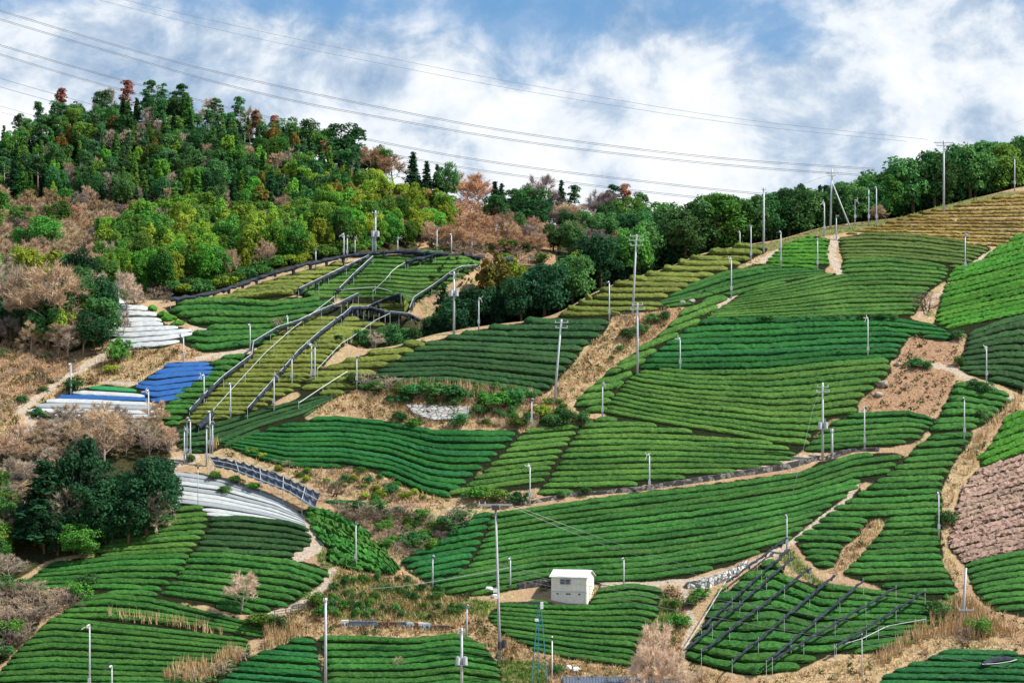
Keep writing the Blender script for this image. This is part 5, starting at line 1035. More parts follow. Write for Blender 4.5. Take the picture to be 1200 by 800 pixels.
FANS = [(105,733,812,'tall lamp-like fan pole rising from the lowest field',-1),(131,781,818,'short fan pole near the bottom of the lowest field',-1),(417,612,665,'fan pole in the shaggy plot beside the dirt track',1),(507,652,686,'fan pole at the tip of the dark wedge field',1),
 (547,710,747,'fan pole beside the bottom field corner and gully',1),(598,655,688,'fan pole beside the bushes west of the cream hut',-1),(731,655,688,'fan pole standing on the track east of the cream hut',-1),(621,546,592,'fan pole at the foot of the stone road wall',-1),(761,533,578,'fan pole above the stone road wall',-1),
 (922,604,648,'fan pole beside the upper ends of the black net bars',-1),(1100,578,630,'fan pole between the tall strip and the pruned plot',-1),(1013,478,528,'fan pole under the cleared brown patch',-1),(1130,467,516,'fan pole between the reed bank and small plot',-1),(1156,407,449,'fan pole on the dark field by the side path',-1),
 (1017,373,420,'fan pole in the vivid green field under the terrace',-1),(797,397,435,'fan pole at the lower edge of the vivid green field',-1),(706,450,492,'fan pole at the foot of the slanting strip',1),(623,468,504,'fan pole on the ledge beside the yellow shrub',1),(714,331,376,'fan pole at the head of the dry bank',-1),(857,304,349,'fan pole above the bushy end of the terrace',-1),
 (880,265,308,'front fan pole of two at the wood edge rows',-1),(867,272,292,'small fan pole half hidden behind another at the wood edge',-1),(915,272,314,'fan pole on the near edge of the small lime plot',-1),(958,280,318,'red topped fan pole between lime plot and pale path',-1),(966,238,277,'fan pole behind the small lime plot by the braced pole',-1),(980,253,281,'fan pole at the start of the pale path',1),
 (1002,235,264,'slim hilltop fan pole beside the brown bare tree',1),(1018,222,264,'hilltop fan pole in front of the brown bare tree',-1),(1027,220,264,'hilltop fan pole just past the brown bare tree',-1),(1189,185,224,'fan pole on the crest under the skyline trees',-1),(1131,275,320,'fan pole on the orange path below the straw field',1),
 (418,418,455,'fan pole on the pale crest rows',1),(561,350,388,'fan pole with a red cap at the dark wood',1),(370,292,313,'fan pole on the long black boundary net',1),(403,275,304,'first fan pole of the close pair on the boundary net',-1),(407,277,305,'second fan pole of the close pair on the boundary net',1),(416,279,299,'fan pole next to the close pair on the boundary net',1),
 (466,279,296,'fan pole against the yellow green trees of the dome',1),(512,267,297,'fan pole where the dome net rolls meet',1),(529,275,298,'white fan pole past the meeting of the dome nets',-1),(553,277,299,'last fan pole at the end of the dome boundary',1),(365,404,449,'first of two touching fan poles on the net slope',-1),(369,404,449,'second of two touching fan poles on the net slope',1),
 (342,418,452,'fan pole beside the middle net roll of the slope',1),(321,439,482,'fan pole below the middle net roll near clipped bushes',1),(293,381,410,'fan pole in the far rows near the net crossing',-1),(270,450,492,'fan pole on the lower net slope beside the white pipe',-1),(239,440,475,'fan pole at the edge of the blue covers',-1),(215,395,428,'fan pole between the white plot and the blue covers',-1),
 (337,371,390,'small fan pole at the net crossing',-1),(216,503,543,'first of the three lamp poles by the pale covers',1),(219,490,540,'tallest of the three lamp poles by the pale covers',1),(223,493,541,'last of the three lamp poles by the pale covers',-1),(242,500,546,'lamp pole at the upper end of the net shelter',1),(246,483,530,'first of two poles behind the net shelter',-1),(249,495,531,'second of two poles behind the net shelter',1),
 (83,427,462,'fan pole beside the dirt road and striped covers',-1),(174,458,516,'tall fan pole at the corner of the striped covers',-1),(139,332,372,'pole half hidden at the top of the white covered plot',1),(581,265,291,'pale pole standing on the russet slope',1),(733,241,258,'pole poking above the dark wood',1),(749,241,258,'second pole poking above the dark wood',-1)]
for px, pt, pf, lab, sd in FANS: fan_pole(px, pt, pf, lab, sd)
def post(px, pt, pf, lab, r=.06, mat=None):
    g, h = base_of(px, pf, pt); e = empty('marker_post', g)
    MB().tube([(0, 0, -.4), (0, 0, h)], [r, r * .9], 8).build('pole', mat or M_pole, e, True)
    MB().box((0, 0, h - .3), (r * 4, r * 3, .35)).build('cap', M_dark, e); return tag(e, lab, 'post')
post(647, 745, 797, 'thin white post on the grass below the hut field', .08, M_white); post(232, 545, 594, 'thin dark post in the pale covered plot', .05)
post(1010, 742, 792, 'thin jointed post in front of the netted rows', .07); post(507, 222, 258, 'pale stub post among the russet trees', .12, M_white)
utility(381.5, 700, 806, 'slim tall pole at the bottom edge beside the narrow corner field', ((.97, .5),))
utility(541, 735, 815, 'bottom utility pole carrying two grey transformers', ((.95, .8),), .52)
utility(964, 448, 539, 'utility pole with transformer near the road wall end', ((.94, 1.6), (.88, 1.9)), .45)
utility(975, 502, 536, 'short pole with a box beside the transformer pole', ((.9, .5),))
utility(649, 374, 474, 'leaning utility pole at the foot of the dry bank', ((.96, 2.0), (.9, 1.8)), None, 9)
utility(747, 355, 438, 'utility pole at the top of the rounded field', ((.97, 1.6), (.91, 2.2)))
utility(741, 275, 372, 'tall utility pole on the wood edge terraces', ((.98, 2.2), (.93, 2.4), (.87, 2.0)), None, 5)
utility(895, 220, 296, 'bare tall utility pole against the skyline wood', ((.97, .7),))
utility(973, 198, 267, 'braced utility pole on the hilltop', ((.93, 2.2), (.88, 1.2)), None, 2, (996, 268))
utility(1106, 165, 249, 'tallest hilltop pole with a slanting top frame', ((.97, 3.4), (.93, 2.6)))
utility(532, 318, 392, 'utility pole with transformer in front of dark trees', ((.96, 1.4),), .66)
utility(440, 247, 301, 'double pole with transformer on the boundary net', ((.95, 1.2),), .5)
utility(437, 272, 301, 'shorter pole touching the double pole on the boundary net', ((.97, .6),))
utility(1128, 665, 728, 'slanted pole with a cross bar in the reeds', ((.22, 1.9),), None, 4)
utility(513, 226, 262, 'weathered pole on the russet slope', ((.95, .8),))
# big crossarm pole
g, h = base_of(584, 776, 592); e = empty('utility_pole', g)
MB().tube([(.2, 0, -.6), (0, 0, h * .4), (-.35, 0, h)], [.19, .165, .13], 12).build('pole', M_conc, e, True)
bp = MB().box((-1.2, -.3, h + .05), (2.6, .2, .28)); bp.box((.75, -.3, h + .1), (1.9, .16, .22)); bp.build('crossarm', M_conc, e)
MB().box((-.35, -.2, h - .25), (.9, .5, .6)).build('switch_box', M_dark, e)
for x in (-2.3, -1.6, .8, 1.5): m_ = MB(); insul(m_, x, h + .2); o = m_.build('insulator', M_cer if x < 0 else M_dark, e); o.location = (0, -.3, 0)
for x, z in ((.2, 2.1), (.75, 2.3)): MB().tube([(x, -.3, z - .5), (x, -.3, z + .5)], [.28, .28], 10).build('meter_box', M_dark, e)
for x, z in ((-.28, h * .46), (-.2, h * .42)): MB().box((x - .1, -.3, z), (.5, .3, .45)).build('junction_box', M_white, e)
tag(e, 'big grey pole with a wide crossarm west of the cream hut', 'utility pole'); BIG = g + np.array([-.35, 0, h])
# teal lattice tripod
g = P1(632, 806); h = (806 - 706) * px2m(g[1]); e = empty('lattice_mast', g)
for x, y in ((-1.0, 0), (1.05, 0), (-.2, 1.3)): MB().tube([(x, y, -.5), (x * .15, y * .15, h)], [.07, .06], 6).build('leg', M_teal, e)
for z in (.25, .5, .75):
    k = 1 - z * .85; MB().tube([(-k, 0, z * h), (1.05 * k, 0, z * h), (-.2 * k, 1.3 * k, z * h), (-k, 0, z * h)], [.035] * 4, 5).build('brace', M_teal, e)
MB().box((-1.0, -.1, h + .05), (2.2, .2, .22)).build('crossarm', M_dark, e); MB().box((.3, -.1, h - .3), (.35, .3, .8)).build('insulator', M_white, e); MB().box((-.3, -.2, h * .8), (.45, .3, .3)).build('junction_box', M_white, e)
tag(e, 'teal three legged lattice mast below the cream hut', 'mast')

# ------------------------------------------------------------------ wires
def wire(pts, r, label, cat='power line', group=None, sag=0.0):
    pts = np.asarray(pts, float); n = 40
    s = np.concatenate([[0], np.cumsum(np.linalg.norm(np.diff(pts, axis=0), axis=1))]); t = np.linspace(0, s[-1], n)
    q = np.stack([np.interp(t, s, pts[:, c]) for c in range(3)], 1); q[:, 2] -= sag * 4 * (t / s[-1]) * (1 - t / s[-1])
    q = smooth1(q, 7)
    mb = MB(); c = q.mean(0); mb.tube(q - c, r, 5)
    o = mb.build('wire' if cat != 'power line' else 'power_line', M_wire); o.location = c
    return tag(o, label, cat, group)
def sky(px, py, Y): return np.array([(px - HX) / FPX * Y, Y, (HY - py) / FPX * Y])
LINES = [('highest heavy line of the four crossing from the west sky', [(-90,-15),(0,12),(160,61),(292,94),(507,138),(600,155.5),(840,186),(1050,199)], .085, 690), ('second heavy line just under the highest one', [(-90,-6),(0,23),(150,66),(300,110.5),(600,165),(840,193),(1045,207)], .085, 690),
 ('heavy line passing behind the summit pines', [(-90,25),(0,53),(140,93),(300,134),(455,169),(600,194),(885,227),(960,232)], .08, 690), ('lower heavy line passing behind the summit pines', [(-90,34),(0,64),(140,105),(300,147),(485,187),(600,205),(810,231),(900,238)], .08, 690),
 ('faint line entering above the dark ridge trees', [(-90,66),(0,92),(52,107),(120,126)], .07, 700), ('lower faint line above the dark ridge trees', [(-90,76),(0,102),(50,116),(120,136)], .07, 700), ('lowest faint line at the edge of the ridge', [(-90,104),(0,124),(30,133),(90,150)], .06, 700), ('faint line second from the lowest at the ridge edge', [(-90,112),(0,131),(25,138),(90,155)], .05, 700),
 ('thin pale line highest in the sky', [(100,-12),(140,0),(350,47),(600,97),(860,140),(1110,166)], .05, 640), ('thin pale line just below the highest one', [(70,-12),(112,0),(300,46),(600,105),(860,146),(1085,168)], .05, 640)]
for lab, pts, r, Y in LINES:
    wire([sky(x, y, Y) for x, y in pts], r, lab)
    if r > .075:
        for d in (.45,):
            wire([sky(x, y, Y + 1) + [0, 0, -d] for x, y in pts], r * .8, lab.replace('line', 'twin conductor', 1))
T1 = BIG + [0.9, -.3, .3]
wire([T1, sky(690, 632, 262), sky(905, 702, 236)], .022, 'sagging wire from the big crossarm across the widest field', 'wire'); wire([BIG + [1.5, -.3, .3], sky(700, 629, 262), sky(915, 697, 236)], .022, 'twin of the sagging wire across the widest field', 'wire')
M2 = P1(632, 806) + [0.3, 0, (806 - 708) * px2m(P1(632, 806)[1])]
for k, (a, b_, lab) in enumerate((((610,668),(905,712),'upper wire passing in front of the cream hut'), ((606,672),(900,722),'middle wire passing in front of the cream hut'), ((600,678),(900,735),'lower wire passing in front of the cream hut'))):
    wire([sky(a[0] - 40, a[1] - 10, 256), sky(*a, 255), sky(*b_, 240), sky(b_[0] + 300, b_[1] + 50, 225)], .02, lab, 'wire')
wire([sky(430, 690, 240), sky(485, 685, 241), sky(582, 668, 245), sky(600, 664, 246)], .03, 'dark cable over the planted bushes towards the crossarm pole', 'wire')
wire([sky(973, 205, 362), sky(920, 222, 364), sky(897, 228, 366)], .02, 'wire between the braced pole and the bare tall pole', 'wire'); wire([sky(975, 204, 362), sky(1040, 195, 366), sky(1106, 172, 374), sky(1215, 135, 400)], .02, 'wire from the braced pole to the tallest hilltop pole', 'wire')
wire([sky(963, 455, 312), sky(955, 470, 310), sky(922, 606, 287)], .015, 'thin wire dropping to the fan pole by the net bars', 'wire'); wire([sky(747, 360, 336), sky(690, 470, 315), sky(623, 548, 298)], .015, 'thin wire from the top of the rounded field down to the wall', 'wire')
wire([sky(857, 308, 350), sky(800, 400, 330), sky(750, 436, 322)], .015, 'thin wire along the slanting strip', 'wire')

# ------------------------------------------------------------------ rolled shade nets on rails
def raised(pts, hgt):
    out = []
    for x, y in pts:
        g = P1(x, y)
        for _ in range(2): g = P1(x, y + hgt / px2m(g[1]))
        out.append(g + [0, 0, hgt])
    return np.array(out)
def dens(q, step):
    s = np.concatenate([[0], np.cumsum(np.linalg.norm(np.diff(q, axis=0), axis=1))]); n = max(3, int(s[-1] / step) + 1); t = np.linspace(0, s[-1], n)
    return np.stack([np.interp(t, s, q[:, c]) for c in range(3)], 1)
def net_rail(pts, label, hgt=1.7, r=.26, roll=True, pipe=True, gap=5.0, pipe_off=.32):
    q = raised(pts, hgt); base = q[len(q) // 2].copy(); base[2] = float(H(base[0], base[1])); e = empty('rolled_shade_net' if roll else 'frame_pipe', base)
    d = dens(q, .7)
    if roll:
        dd = d + R.normal(0, .06, d.shape); rr = r * .85 * R.uniform(.65, 1.25, len(d)); tie = MB().tube(dd - base, rr, 8)
        for k in range(2, len(d) - 1, 5): tie.tube([dd[k] - base - [0, 0, r * R.uniform(1.5, 3.)], dd[k] - base + [0, 0, .1]], [r * .55, r * .9], 6)
        tie.build('net_roll', M_net, e)
    if pipe: MB().tube(d - base + [0, 0, pipe_off if roll else 0], .045, 6).build('rail', M_rail, e)
    f = dens(q, gap)
    for p in f:
        gz = float(H(p[0], p[1])); MB().tube([(p[0] - base[0], p[1] - base[1], gz - .4 - base[2]), (p[0] - base[0], p[1] - base[1], p[2] + .35 - base[2])], .034, 6).build('post', M_rail, e)
    return tag(e, label, 'shade net' if roll else 'pipe')
net_rail([(200,352),(250,344),(300,327),(350,312),(400,301),(437,297),(470,295),(510,297),(562,301),(600,304)], 'long black rolled net bounding the far slope under the wood', 1.3, .42, True, False, 7)
net_rail([(350,340),(387,322),(410,311),(432,301)], 'upper black net roll sloping to the double pole', 1.5, .3, True, True)
net_rail([(395,342),(415,322),(437,302)], 'straight grey railed net climbing to the double pole', 1.5, .26)
net_rail([(475,307),(492,303),(510,299)], 'short black net bundle at the top of the dome', 1.5, .42, True, False)
net_rail([(437,341),(452,327),(460,317),(468,311),(478,306)], 'pale curved pipe climbing the dome', 1.5, .1, False, True)
net_rail([(480,362),(485,350),(510,334),(527,321),(540,314),(560,312)], 'pale pipe with a narrow net on the edge by the russet gap', 1.6, .2)
net_rail([(350,377),(375,365),(400,355),(420,345)], 'short rail of rolled net over the olive rows', 1.7, .24); net_rail([(262,442),(295,417),(297,402),(325,385),(350,377)], 'winding grey net line between the far rows and olive slope', 1.7, .24)
net_rail([(222,482),(240,463),(262,442)], 'lowest stretch of the winding net line beside the blue covers', 1.6, .36)
net_rail([(290,480),(320,447),(350,412),(375,390),(400,371),(432,360),(450,352),(470,345)], 'main net roll running down the middle of the olive slope', 1.7, .33)
net_rail([(400,372),(412,361),(432,361),(450,366),(480,369),(491,375)], 'arched black net roll over the hollow bushes', 1.7, .33)
net_rail([(250,480),(275,452),(312,412),(340,387),(392,347)], 'straight pale pipe crossing the olive slope', 1.7, .1, False); net_rail([(233,500),(240,494),(249,484)], 'thick black net bundle at the pipe foot', 1.2, .5, True, False)
net_rail([(372,432),(400,402),(412,395),(440,375),(457,367)], 'thin pale pipe beside the shady bushes', 1.6, .1, False); net_rail([(350,472),(380,452),(407,435)], 'thin pale pipe along the crest ridge rows', 1.2, .1, False); net_rail([(395,340),(440,336),(485,349)], 'thin wire rail across the foot of the dome', 1.3, .05, False)
BARS = [((851,682),(922,631),'first and steepest black net bar above the curved row ends'), ((822,735),(925,643),'second black net bar starting at the pale corner pipe'), ((802,762),(928,654),'longest black net bar reaching the plot corner'), ((822,763),(950,665),'fourth black net bar over the rows'), ((858,775),(978,674),'fifth black net bar over the rows'),
        ((898,776),(1012,680),'sixth black net bar over the rows'), ((905,773),(1050,688),'seventh black net bar over the rows'), ((980,757),(1084,692),'last black net bar nearest the reeds')]
for a, b_, lab in BARS: net_rail([a, tuple((np.array(a) * .67 + np.array(b_) * .33)), tuple((np.array(a) * .33 + np.array(b_) * .67)), b_], lab, 1.9, .2, True, False, 5.5)
net_rail([(803,758),(822,728),(851,680)], 'pale pipe edging the netted plot', 1.2, .1, False); net_rail([(978,757),(1010,748),(1040,733),(1085,725)], 'low pale pipe frame at the reed end of the netted plot', 1.4, .1, False)
# folded net lying in the corner field
g = P1(1172, 784); e = empty('folded_net', g); m_ = MB()
m_.tube([(-2.2, -.6, .7), (-1.2, .3, .9), (.4, .8, 1.05), (1.8, .9, 1.1)], [.3, .45, .42, .25], 8); m_.build('net_roll', M_net, e); MB().tube([(-2.4, -1.0, .75), (-.6, -.7, .8), (1.2, -.2, 1.0), (2.1, .5, 1.15)], .05, 6).build('net_edge', M_rail, e)
tag(e, 'folded dark net lying across the corner rows', 'folded net')
# lean-to of shade sheets
top = dens(raised([(244,533),(262,536),(290,542),(330,556),(375,577)], 2.6), 1.35); low = dens(raised([(252,545),(272,549),(302,561),(338,575),(368,594)], 1.9), 1.0)
n = len(top); t = np.linspace(0, 1, len(low)); low = np.stack([np.interp(np.linspace(0, 1, n), t, low[:, c]) for c in range(3)], 1)
e = empty('net_shelter', P1(305, 570)); base = np.array(e.location)
for k in range(n - 1):
    for r_ in range(2):
        u = np.linspace(r_ / 2, (r_ + 1) / 2, 5); v = np.linspace(0, 1, 4); V = []
        for vv in v:
            A = top[k] * (1 - vv) + top[k + 1] * vv; B_ = low[k] * (1 - vv) + low[k + 1] * vv
            for uu in u: V.append(A * (1 - uu) + B_ * uu + [0, 0, -.28 * math.sin(math.pi * vv) - .2 * math.sin(math.pi * (uu - u[0]) * 2) + R.normal(0, .03)])
        V = np.array(V) - base; Q = [[i * 5 + j, i * 5 + j + 1, i * 5 + j + 6, i * 5 + j + 5] for i in range(3) for j in range(4)]
        o = link(bpy.data.objects.new('shade_sheet', make_mesh('shade_sheet', V, Q, None, M_sheet)), e); s_ = o.modifiers.new('thickness', 'SOLIDIFY'); s_.thickness = .04
for line in (top, (top + low) / 2, low): MB().tube(line - base + [0, 0, .06], .05, 6).build('rail', M_rail, e)
for k in range(0, n, 3):
    for L_ in (top, low): MB().tube([L_[k] - base, (L_[k][0] - base[0], L_[k][1] - base[1], float(H(L_[k][0], L_[k][1])) - .3 - base[2])], .06, 6).build('post', M_rail, e)
    MB().tube([top[k] - base, low[k] - base], .045, 6).build('rafter', M_rail, e)
tag(e, 'curved lean-to of sagging black shade sheets on pale posts', 'net shelter')

# ------------------------------------------------------------------ cream hut
m_cream, nt, b = mat_base('cream_board_wall', .75, .2)
sc = noise(nt, 1.3, 5, .7); c = ramp(nt, sc, [(.3, (.66, .62, .55)), (.6, (.80, .77, .70)), (.75, (.86, .83, .77))])
nt.links.new(c, b.inputs['Base Color'])
m_roofc = plain_mat('pale_corrugated_roof', (.54, .55, .53), .6, .3, .12, 2)
m_glass = plain_mat('dark_window_glass', (.02, .04, .07), .08, .6); m_plinth = plain_mat('plinth', (.34, .17, .15), .9, .1, .3)
m_band = plain_mat('grey_board_band', (.66, .64, .59), .8, .2, .15)
g = P1(668, 707); k = px2m(g[1])
e = empty('storage_hut', g, math.radians(-17)); Wd, Dp, Ht = 43 * k, 3.6, 31 * k
x0 = -.15
wl = MB(); wl.box((x0, Dp / 2, Ht / 2), (Wd, Dp, Ht))
wl.add([(x0 + s * Wd / 2, y, z) for s in (-1, 1) for y, z in ((0, Ht), (Dp, Ht), (Dp / 2, Ht + .75))], None, [[0, 1, 2], [3, 5, 4]]); wl.build('wall', m_cream, e)
rf = MB()
for s in (-1, 1):
    a = math.atan2(.75, Dp / 2); L = math.hypot(.75, Dp / 2) + .22
    rf.box((x0, Dp / 2 + s * math.cos(a) * L / 2, Ht + .78 - math.sin(a) * L / 2 + .04), (Wd + .45, L, .09), 0, -s * a)
rf_o = rf.build('roof', m_roofc, e)
cr_ = MB()
for i in range(int((Wd + .38) / .28)):
    for s in (-1, 1): cr_.box((x0 - Wd / 2 - .18 + i * .28, Dp / 2 + s * math.cos(a) * L / 2, Ht + .78 - math.sin(a) * L / 2 + .10), (.07, L, .05), 0, -s * a)
cr_.build('roof_ribs', m_roofc, rf_o)
wn = MB().box((x0 - .1 * Wd, -.03, Ht * .83), (Wd * .29, .08, Ht * .2)).build('window', m_glass, e)
fr_ = MB()
for dx in (-.5, 0, .5): fr_.box((x0 - .1 * Wd + dx * Wd * .29, -.085, Ht * .83), (.07, .04, Ht * .2))
for dz in (-.5, .5): fr_.box((x0 - .1 * Wd, -.085, Ht * .83 + dz * Ht * .2), (Wd * .29 + .1, .05, .07))
fr_.build('frame', M_pole, wn)
MB().box((x0, -.012, Ht * .24), (Wd + .03, .03, Ht * .42)).build('lower_boarding', m_band, e)
MB().box((x0, -.035, Ht * .455), (Wd + .06, .05, .07)).build('batten', M_pole, e)
for fx_ in (-.32, -.05, .02, .3): MB().box((x0 + fx_ * Wd, -.05, Ht * .37), (.28, .06, .16)).build('vent', M_dark, e)
MB().box((x0, Dp / 2, -.35), (Wd + .1, Dp + .1, .72)).build('plinth', m_plinth, e)
MB().box((x0 + Wd / 2 + .03, Dp * .5, Ht * .36), (.05, 1.1, Ht * .66)).build('door', plain_mat('cream_door', (.60, .55, .45), .7, .2, .1), e)
MB().tube([(x0 - Wd / 2 - .2, -.2, Ht + .0), (x0 + Wd / 2 + .2, -.2, Ht - .04)], .06, 6).build('gutter', M_pole, e); MB().tube([(x0 + Wd / 2 - .1, -.1, Ht - .1), (x0 + Wd / 2 - .1, -.1, .1)], .045, 6).build('drainpipe', M_pole, e)
jn = MB()
for i in range(1, 7): jn.box((x0 - Wd / 2 + Wd * i / 7, -.006, Ht * .72), (.035, .02, Ht * .5))
jn.build('board_joint', m_band, e)
tag(e, 'small cream hut with a pale gable roof and dark window', 'hut')
# pale stuff beside the hut
for px, py, s, mt, lab in ((573,693,.55,M_white,'white sack heap beside the big crossarm pole'),(580,700,.4,M_white,'small white sack below the sack heap'),(597,690,.35,M_dark,'dark tub at the foot of the fan pole near the hut')):
    g = P1(px, py); e = empty('farm_sack' if mt is M_white else 'tub', g); mb = MB()
    if mt is M_white: mb.tube([(-s, 0, .12), (-s * .4, .1, s * .7), (s * .5, 0, s * .6), (s * 1.1, -.1, .1)], [.12, s * .55, s * .6, .1], 8); mb.build('sack_body', mt, e, True)
    else: mb.tube([(0, 0, 0), (0, 0, s), (0, 0, s * 1.3)], [s * .8, s, s], 12); mb.build('tub_body', mt, e)
    tag(e, lab, 'sack' if mt is M_white else 'tub')

# ------------------------------------------------------------------ crates and sheets on the tan slope
def crate_row(px0, px1, pt, pf, name, mt, label, slats=0, mt2=None):
    g = P1((px0 + px1) / 2, pf); k = px2m(g[1]); w_, h_ = (px1 - px0) * k, (pf - pt) * k
    e = empty(name, g); MB().box((0, .3, h_ / 2 - .1), (w_ * .98, .55, h_)).build('body', mt, e)
    rim = MB(); rim.box((0, .3, h_ - .08), (w_, .6, .08)); rim.build('rim', mt2 or mt, e)
    for i in range(slats): MB().box((-w_ / 2 + w_ * (i + .5) / slats, .0, h_ * .45), (w_ / slats * .45, .06, h_ * .35)).build('opening' , M_dark if mt2 is None else mt2, e)
    return tag(e, label, name.replace('_', ' '))
m_bluegrey = plain_mat('blue_grey_sheet', (.13, .17, .23), .6, .3, .4, 1.5); m_lblue = plain_mat('pale_blue_plastic', (.40, .62, .72), .5, .4, .1); m_oldwood = plain_mat('weathered_wood', (.16, .10, .075), .9, .1, .5, 3)
crate_row(400,408,726,735.5,'plastic_crate',M_white,'white and blue crate at the west end of the low sheet wall',2); crate_row(408.5,442,727,736,'sheet_panel',m_bluegrey,'long blue grey sheet in the row on the tan slope'); crate_row(443,466,728,736,'timber_stack',m_oldwood,'dark weathered timber between the blue grey sheets',5)
crate_row(466.5,476,728,736,'sheet_panel',m_bluegrey,'short blue grey sheet beside the pale blue crate'); crate_row(476.5,484,729,737,'plastic_crate',m_lblue,'pale blue crate in the middle of the low wall',2); crate_row(486,490,729,737,'fuel_can',M_red,'red can between two crates'); crate_row(490.5,497,729,738,'plastic_crate',M_white,'white crate with dark openings next to the red can',2); crate_row(497.5,504,730,738,'plastic_crate',m_lblue,'last pale crate of the low wall',1); crate_row(505,527,732,739,'timber_stack',m_oldwood,'dark boards trailing off past the last crate',6)

# ------------------------------------------------------------------ walls and slab
def stone_mat(name, a, b_, sc_):
    m, nt, b = mat_base(name, .9, .15); v = nt.nodes.new('ShaderNodeTexVoronoi'); v.inputs['Scale'].default_value = sc_
    tc = nt.nodes.new('ShaderNodeTexCoord'); nt.links.new(tc.outputs['Object'], v.inputs['Vector'])
    se = nt.nodes.new('ShaderNodeSeparateColor'); nt.links.new(v.outputs['Color'], se.inputs[0])
    c = ramp(nt, se.outputs[0], [(.2, a), (.8, b_)])
    v2 = nt.nodes.new('ShaderNodeTexVoronoi'); v2.feature = 'DISTANCE_TO_EDGE'; v2.inputs['Scale'].default_value = sc_; nt.links.new(tc.outputs['Object'], v2.inputs['Vector'])
    c = mixc(nt, ramp(nt, v2.outputs[0], [(.02, (1, 1, 1)), (.09, (0, 0, 0))]), c, (.04, .035, .03)); nt.links.new(c, b.inputs['Base Color']); bump(nt, b, v2.outputs[0], .8, .1); return m
def wall_strip(lower, upper, name, mt, label, cat, back=.6):
    A = dens(np.array([P1(x, y) for x, y in lower]), .8); B_ = dens(np.array([P1(x, y) for x, y in upper]), .8); n = len(A); t = np.linspace(0, 1, len(B_)); B_ = np.stack([np.interp(np.linspace(0, 1, n), t, B_[:, c]) for c in range(3)], 1)
    zt = B_[:, 2] + .15; c = A.mean(0)
    f0 = A - [0, 0, .4]; f1 = np.stack([A[:, 0], A[:, 1] + (B_[:, 1] - A[:, 1]) * .2, zt], 1); f2 = B_ + [0, back, 0]; f2[:, 2] = zt; f3 = f2 - [0, 0, 1.5]
    jit = R.normal(0, .06, f1.shape); V = np.stack([f0, f1 + jit, f2, f3], 1).reshape(-1, 3) - c
    Q = [[i * 4 + j, i * 4 + j + 1, i * 4 + 4 + j + 1, i * 4 + 4 + j] for i in range(n - 1) for j in range(3)]
    o = link(bpy.data.objects.new(name, make_mesh(name, V, Q, None, mt))); o.location = c; return tag(o, label, cat)
wall_strip([(604,593),(640,588),(660,583),(700,580),(750,576),(775,572),(812,567),(850,561),(887,556),(920,551),(945,544),(960,539)], [(604,590),(640,584),(660,579),(700,576),(750,571),(775,567),(812,561),(850,555),(887,549),(920,544),(945,538),(960,535)], 'stone_road_wall', stone_mat('dark_stone', (.05, .05, .055), (.22, .20, .18), 1.6), 'long dark stone wall along the path through the tea', 'stone wall')
wall_strip([(806,691),(830,690),(850,681),(877,665)], [(806,683),(830,677),(850,671),(878,656)], 'cobble_wall', stone_mat('cobble', (.10, .10, .10), (.62, .62, .60), 2.2), 'black and white cobbled retaining wall beside the netted plot', 'cobble wall')
wall_strip([(970,540),(1000,530),(1030,529)], [(970,534),(1000,526),(1030,525)], 'field_stone_wall', stone_mat('dark_field_stone', (.04, .04, .045), (.2, .19, .18), 1.8), 'short dark stone wall under the small field', 'stone wall')
wall_strip([(607,691),(630,688),(645,690)], [(607,684),(630,680),(645,682)], 'dark_stone_bank', stone_mat('hut_stone', (.03, .03, .035), (.14, .13, .12), 2.), 'dark stone bank beside the west wall of the cream hut', 'stone bank')
A = np.array([P1(x, y) for x, y in ((485,487),(507,495),(545,493),(552,480),(476,477))]); c = A.mean(0); up_ = np.array([0, -.25, .45])
n = 5; V = np.concatenate([A + up_, A - [0, 0, .6]]) - c
o = link(bpy.data.objects.new('retaining_slab', make_mesh('retaining_slab', V, [[i, (i + 1) % 5, 5 + (i + 1) % 5, 5 + i] for i in range(5)], None, stone_mat('grid_slab', (.26, .26, .25), (.42, .42, .40), 1.1), False, None, [list(range(5))[::-1]])))
o.location = c; tag(o, 'pale grey slab with a grid pattern set into the bank', 'slab')
m_rock = plain_mat('bank_rock', (.30, .27, .22), .9, .1, .35, 2)
for px, py, s, lab in ((1035,452,.9,'large mossy boulder at the edge of the cleared patch'),(1030,464,.7,'lower boulder on the cleared patch'),(1052,428,.55,'pale boulder near the top of the cleared patch'),(800,356,.6,'rock at the head of the dry bank'),(810,355,.7,'smaller rock at the head of the dry bank'),(675,786,.6,'white rubble heap on the bottom bank'),(666,783,.5,'smaller white rubble on the bottom bank')):
    bm_ = MB(); u = unit(R, 40); th = np.linspace(0, np.pi, 7); ph = np.linspace(0, 2 * np.pi, 10)[:-1]
    V = np.array([(math.sin(a_) * math.cos(b2), math.sin(a_) * math.sin(b2), math.cos(a_) * .7) for a_ in th for b2 in ph]) * s; V = V * R.uniform(.75, 1.15, (len(V), 1))
    V[:9] = V[0]; V[-9:] = V[-1]
    Q = [[i * 9 + j, (i + 1) * 9 + j, (i + 1) * 9 + (j + 1) % 9, i * 9 + (j + 1) % 9] for i in range(6) for j in range(9)]
    o = link(bpy.data.objects.new('boulder', make_mesh('boulder', V, Q, None, M_white if 'rubble' in lab else m_rock))); o.location = P1(px, py) + [0, 0, s * .25]; tag(o, lab, 'boulder')
